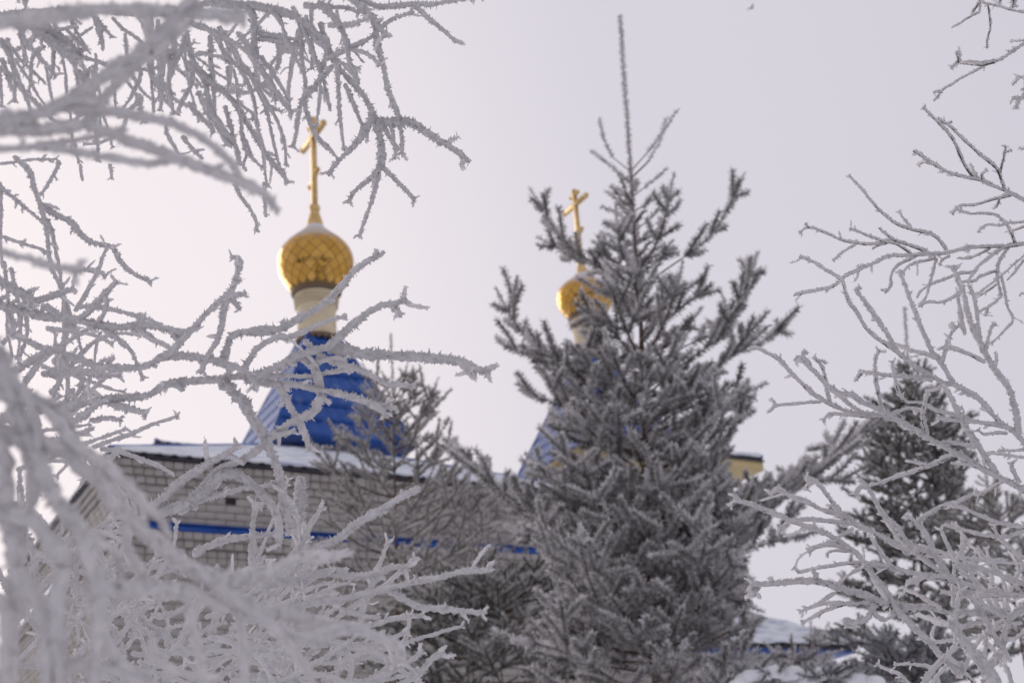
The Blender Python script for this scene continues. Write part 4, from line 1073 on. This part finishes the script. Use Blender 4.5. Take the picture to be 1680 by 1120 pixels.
# --- slender dark-barked tree reaching in from the right
slim = FrostTree('frosted_birch', 'slender dark-barked birch with rime on top of its twigs reaching in from the right edge', 'birch', trunk_at(2240, 2.1, 3.9, .02), .05, GRP, 59,
                 lambda x, y: 1.98 + .0002 * (1680 - x) + ripple(x, y, .10), wk=.98, bark=.52, lift=.5, spike=.42, tip=.75, spacing=.0030, side=(.25, -.2, 1))
slim.lines('''
9 T 1680,331 1648,313 1621,303 1608,297 1581,291 1554,283 1530,270 1514,259 1498,248
6 1530,270 1516,266 1506,271
7 1648,311 1640,286 1632,275 1605,254 1573,222 1552,203 1538,195
7 1603,294 1589,283 1576,259 1560,224 1541,203 1525,188 1514,177
5 1541,203 1553,204 1562,200
5 1641,286 1645,267 1648,251 1649,240
4 1648,252 1659,247
6 1613,297 1611,288 1619,280
6 1604,293 1597,280 1592,270
6 1659,321 1627,329 1600,337 1576,338 1560,350
5 1640,326 1636,337 1629,343
6 1664,398 1656,377 1645,361 1632,353 1608,351 1589,351 1570,345 1562,352
5 1576,341 1575,350
6 T 1680,365 1656,367 1640,371 1619,370 1604,381
5 1680,372 1664,378 1656,384
9 T 1680,401 1640,405 1595,408 1557,416 1530,418 1487,420 1461,421 1439,430 1404,446 1388,454 1365,472 1335,478 1302,485
7 1552,410 1538,393 1522,384 1498,377 1466,365 1434,337 1412,310 1392,288
6 1494,374 1490,369 1479,355 1474,347
7 1520,414 1495,404 1466,397 1429,401 1391,397 1359,386 1327,374 1311,384
5 1327,374 1321,366
6 1495,417 1471,401 1450,397 1418,385 1394,376
6 1471,396 1450,384 1442,374
5 1404,402 1383,414 1367,429
5 1455,400 1440,404 1431,409
7 1505,419 1500,422 1477,435 1462,452 1460,470 1452,482
6 1455,478 1445,476
6 1535,424 1512,430 1492,437 1480,449
6 1537,425 1530,447 1525,467 1520,487 1507,502
7 1675,402 1650,407 1625,422 1607,437 1595,452 1588,466
6 1600,447 1575,450 1555,457 1535,465 1512,477 1504,489
6 1635,445 1607,455 1597,462 1575,464
7 1655,407 1640,427 1635,445 1637,467 1642,487
5 1642,488 1625,502 1607,512
5 1620,507 1617,518
5 T 1680,420 1650,447 1625,467 1600,485
5 1635,467 1618,479 1602,489
6 1642,452 1647,472 1652,500 1660,520 1660,530 1640,550 1625,565
5 1680,427 1665,447 1652,460
5 1595,423 1580,425 1570,424
5 1558,421 1545,428 1542,436
5 1625,408 1600,420 1585,423
7 1665,402 1660,385 1655,377
6 T 1680,21 1650,15 1632,9 1610,4 1602,-12
5 1621,7 1623,27 1625,45 1619,66 1619,80
5 1607,4 1608,20 1603,23 1587,32 1575,40 1561,46
6 1605,5 1598,16 1594,24
10 1662,-15 1662,0 1662,13
7 1645,-12 1641,0 1637,6
7 T 1680,73 1662,84 1646,96 1632,102 1616,108 1596,120 1576,130 1562,139 1550,145 1542,154 1532,166
9 1632,102 1612,108 1594,107 1578,104 1570,103
7 1573,102 1571,94 1570,87
6 1570,103 1565,108 1560,113
5 1545,152 1538,151 1532,153
5 T 1680,67 1668,68 1657,69
8 T 1680,128 1671,129 1661,140
8 T 1680,157 1673,164 1661,162
8 1672,166 1669,172 1667,180
5 T 1684,242 1676,246 1672,243
5 T 1684,484 1676,482 1672,486
''', spurs=.85)

# --- the bush below it, whiter, with limbs springing from lower right
low_r = FrostTree('frosted_bush', 'white-frosted bush fanning out from the lower right corner before the dark pointed spruce', 'bush', trunk_at(2160, 1.75, 2.4, .02), .035, GRP, 61,
                  lambda x, y: 1.78 + .00012 * (1680 - x) + ripple(x, y, .09), wk=1.05, bark=.47, lift=.38, spike=.42, tip=.78, spacing=.0030, side=(.2, -.25, 1))
low_r.lines('''
11 T 1680,729 1666,713 1643,697 1629,683 1610,660 1592,646 1569,633 1550,630 1527,618 1500,602 1475,582 1460,557 1442,530 1425,505 1410,485
8 1410,485 1404,478 1412,472
8 1475,582 1450,562 1435,552 1417,535 1405,512 1390,492 1380,462 1356,446 1332,430 1311,422
12 T 1680,806 1643,785 1606,767 1569,748 1531,725 1508,711 1466,688 1439,671 1415,662 1395,650 1375,647 1360,635 1345,620 1327,602 1315,587
9 1316,590 1310,590 1304,592
8 1316,588 1318,582 1321,577
11 1671,711 1668,681 1661,653 1652,634 1629,606 1615,583 1600,550 1587,515 1580,482 1572,460 1564,437
8 1612,578 1605,540 1600,510 1597,490 1590,468
7 1615,580 1620,560 1627,540 1635,531
8 1615,595 1595,585 1575,577 1555,571 1539,574
9 1562,627 1545,600 1530,580 1517,552 1507,525 1495,500 1485,470 1475,445
7 1545,597 1550,577 1555,560 1565,542 1577,532
7 1565,542 1563,536 1561,531
8 1583,548 1575,510 1572,490 1580,468
6 1575,482 1550,495 1520,497 1508,503
8 1535,587 1510,580 1485,572 1460,562
11 1634,776 1620,757 1603,732 1587,706 1573,676 1559,651 1545,630
8 1529,625 1513,622 1478,618 1443,615 1417,612 1410,609
7 1414,612 1408,618 1403,626
9 1445,685 1415,679 1400,670 1382,655 1375,648
9 1470,690 1435,684 1405,680 1375,670 1355,660 1335,647 1315,630 1295,610 1277,592 1257,580 1242,572 1226,574
6 1347,660 1320,661 1277,665 1269,667
6 1272,667 1268,660 1264,655
7 1272,667 1266,672 1259,677
7 1362,662 1356,637 1354,620 1347,602 1342,593
6 1343,595 1338,590 1335,588
6 1343,594 1350,592 1355,597
7 1425,686 1415,684 1375,680 1360,682 1350,693
8 1447,672 1442,647 1437,625 1436,590 1443,574
9 1652,702 1629,698 1592,693 1559,690 1536,686
9 1522,720 1517,704 1515,681 1519,653 1523,646
7 1513,662 1490,662 1480,653 1473,639 1468,618 1463,592
8 1590,690 1569,683 1536,674 1513,662
7 1466,680 1492,671 1513,674
6 1652,712 1629,711 1613,713 1603,704
7 T 1680,738 1659,740 1636,739
7 T 1680,751 1647,746 1620,743
8 1603,733 1564,727 1536,727
8 1671,792 1661,774 1659,758
9 1569,748 1557,750 1531,764 1506,771 1478,780 1450,790 1424,797
7 1525,766 1515,762 1485,757
6 1647,790 1624,801 1601,814
6 1615,769 1592,764 1559,760
10 1475,897 1460,890 1430,875 1400,862 1380,847 1350,837 1320,822 1292,812 1275,800
10 1280,803 1270,806 1261,811
9 1387,852 1372,835 1355,812 1340,792 1322,785
8 1335,790 1325,796 1322,804
9 1392,859 1355,856 1320,855 1297,856 1280,867 1274,878
11 1575,1110 1520,1050 1480,1010 1460,980 1437,952 1420,927 1400,905 1375,890 1355,877 1330,867 1300,857 1280,847 1255,837 1230,827 1210,822 1204,811
9 1212,822 1204,826 1197,831
7 1400,868 1375,882 1352,895 1325,900
9 1400,906 1390,902 1365,896 1340,899 1326,906
6 1390,905 1365,905 1355,912
7 1412,924 1375,926 1335,934 1312,939 1302,930
7 1415,930 1390,945 1372,961
13 1500,1003 1460,992 1440,990 1410,977 1380,970 1355,960 1330,955 1300,954 1267,957 1242,960 1230,960
14 1245,960 1240,968 1238,978
8 1340,953 1338,944 1335,934
7 1368,974 1340,992 1320,1001
8 1430,988 1395,992 1355,992 1330,997 1311,1006
8 1400,990 1380,994 1355,1002 1337,1012 1314,1023
11 1436,992 1425,1015 1405,1022 1387,1018 1392,1028 1410,1028
9 1432,1004 1450,1018 1470,1004
8 1480,942 1460,932 1430,925 1415,922
11 1640,1060 1600,990 1570,958 1552,939 1534,912 1507,901 1489,892 1471,867 1450,849 1436,826 1423,801 1410,788
9 1421,800 1410,802 1403,812
10 1534,910 1525,890 1516,874 1500,856 1487,845
9 1555,945 1543,939 1525,924 1500,908 1480,894 1468,876 1454,858
8 1507,855 1525,842 1548,830 1570,826 1589,817 1606,805
9 T 1680,865 1654,862 1632,856 1605,846 1579,835 1555,830
8 T 1680,872 1650,883 1623,880 1596,874 1570,867 1547,861
7 T 1680,926 1650,924 1627,922 1606,917
12 T 1680,958 1641,944 1614,935 1587,933 1564,922
9 1600,966 1561,956 1525,947 1493,940 1466,931 1457,921 1443,903 1428,882
8 1466,931 1445,931 1423,926
8 1490,910 1473,896 1436,876 1409,865
11 1570,958 1557,953 1525,948 1507,951 1488,957
7 1680,930 1655,896 1636,882
9 T 1680,978 1632,972 1596,963 1572,955
10 1650,1013 1618,997 1600,977
10 1650,1008 1620,1006 1579,1007 1557,1007 1525,999 1489,997 1466,991 1436,990
8 1543,999 1525,988 1504,975 1485,967
14 T 1690,990 1659,1016 1648,1041 1645,1068 1632,1086 1618,1110 1610,1150
10 1655,1000 1614,1018 1593,1027 1568,1030
12 1500,1150 1516,1120 1534,1095 1554,1075 1571,1058
7 1500,1128 1486,1118 1475,1107 1454,1099 1438,1089
6 1530,1094 1500,1090 1467,1091
8 1580,1105 1596,1068 1611,1045
8 1616,1105 1616,1072 1619,1036
''', spurs=.85)
low_r.line('20 1660,1165 1630,1120 1605,1086 1587,1063 1570,1038 1555,1019', .4, off=-.45)
low_r.thicket(20, (1560, 985, 1700, 1140), 2.2, 110, 8, 23, spread=.8, off=(0, .6), spacing=.0042)
low_r.thicket(9, (1600, 900, 1700, 990), 2.8, 110, 8, 24, spread=.35, off=(0, .4), spacing=.0042)

# ------------------------------------------------------------------ a small bird far up in the sky
bp = at(1233, 14, 80.0)
bird = thing('bird', 'tiny dark bird flying alone high in the pale sky', 'bird', tuple(bp))
MB().lathe([(.001, -.13), (.03, -.10), (.045, -.02), (.042, .05), (.028, .10), (.03, .125), (.018, .15), (.003, .175)], 12).make('body', M['bird'], bird, smooth=True, rot=(0, math.radians(65), .5))
for sg in (-1, 1):
    w = MB(); w.hexa([(-.05, 0, 0), (.05, 0, 0), (.02, sg * .17, .10), (-.06, sg * .17, .10), (-.05, 0, .012), (.05, 0, .012), (.02, sg * .17, .108), (-.06, sg * .17, .108)])
    w.hexa([(-.06, sg * .17, .10), (.02, sg * .17, .10), (-.07, sg * .30, .07), (-.10, sg * .30, .07), (-.06, sg * .17, .108), (.02, sg * .17, .108), (-.07, sg * .30, .076), (-.10, sg * .30, .076)])
    w.make('wing', M['bird'], bird, rot=(0, 0, .5))
MB().hexa([(-.10, -.015, -.04), (-.10, .015, -.04), (-.22, .04, -.09), (-.22, -.04, -.09), (-.10, -.015, -.03), (-.10, .015, -.03), (-.22, .04, -.083), (-.22, -.04, -.083)]).make('tail', M['bird'], bird, rot=(0, 0, .5))
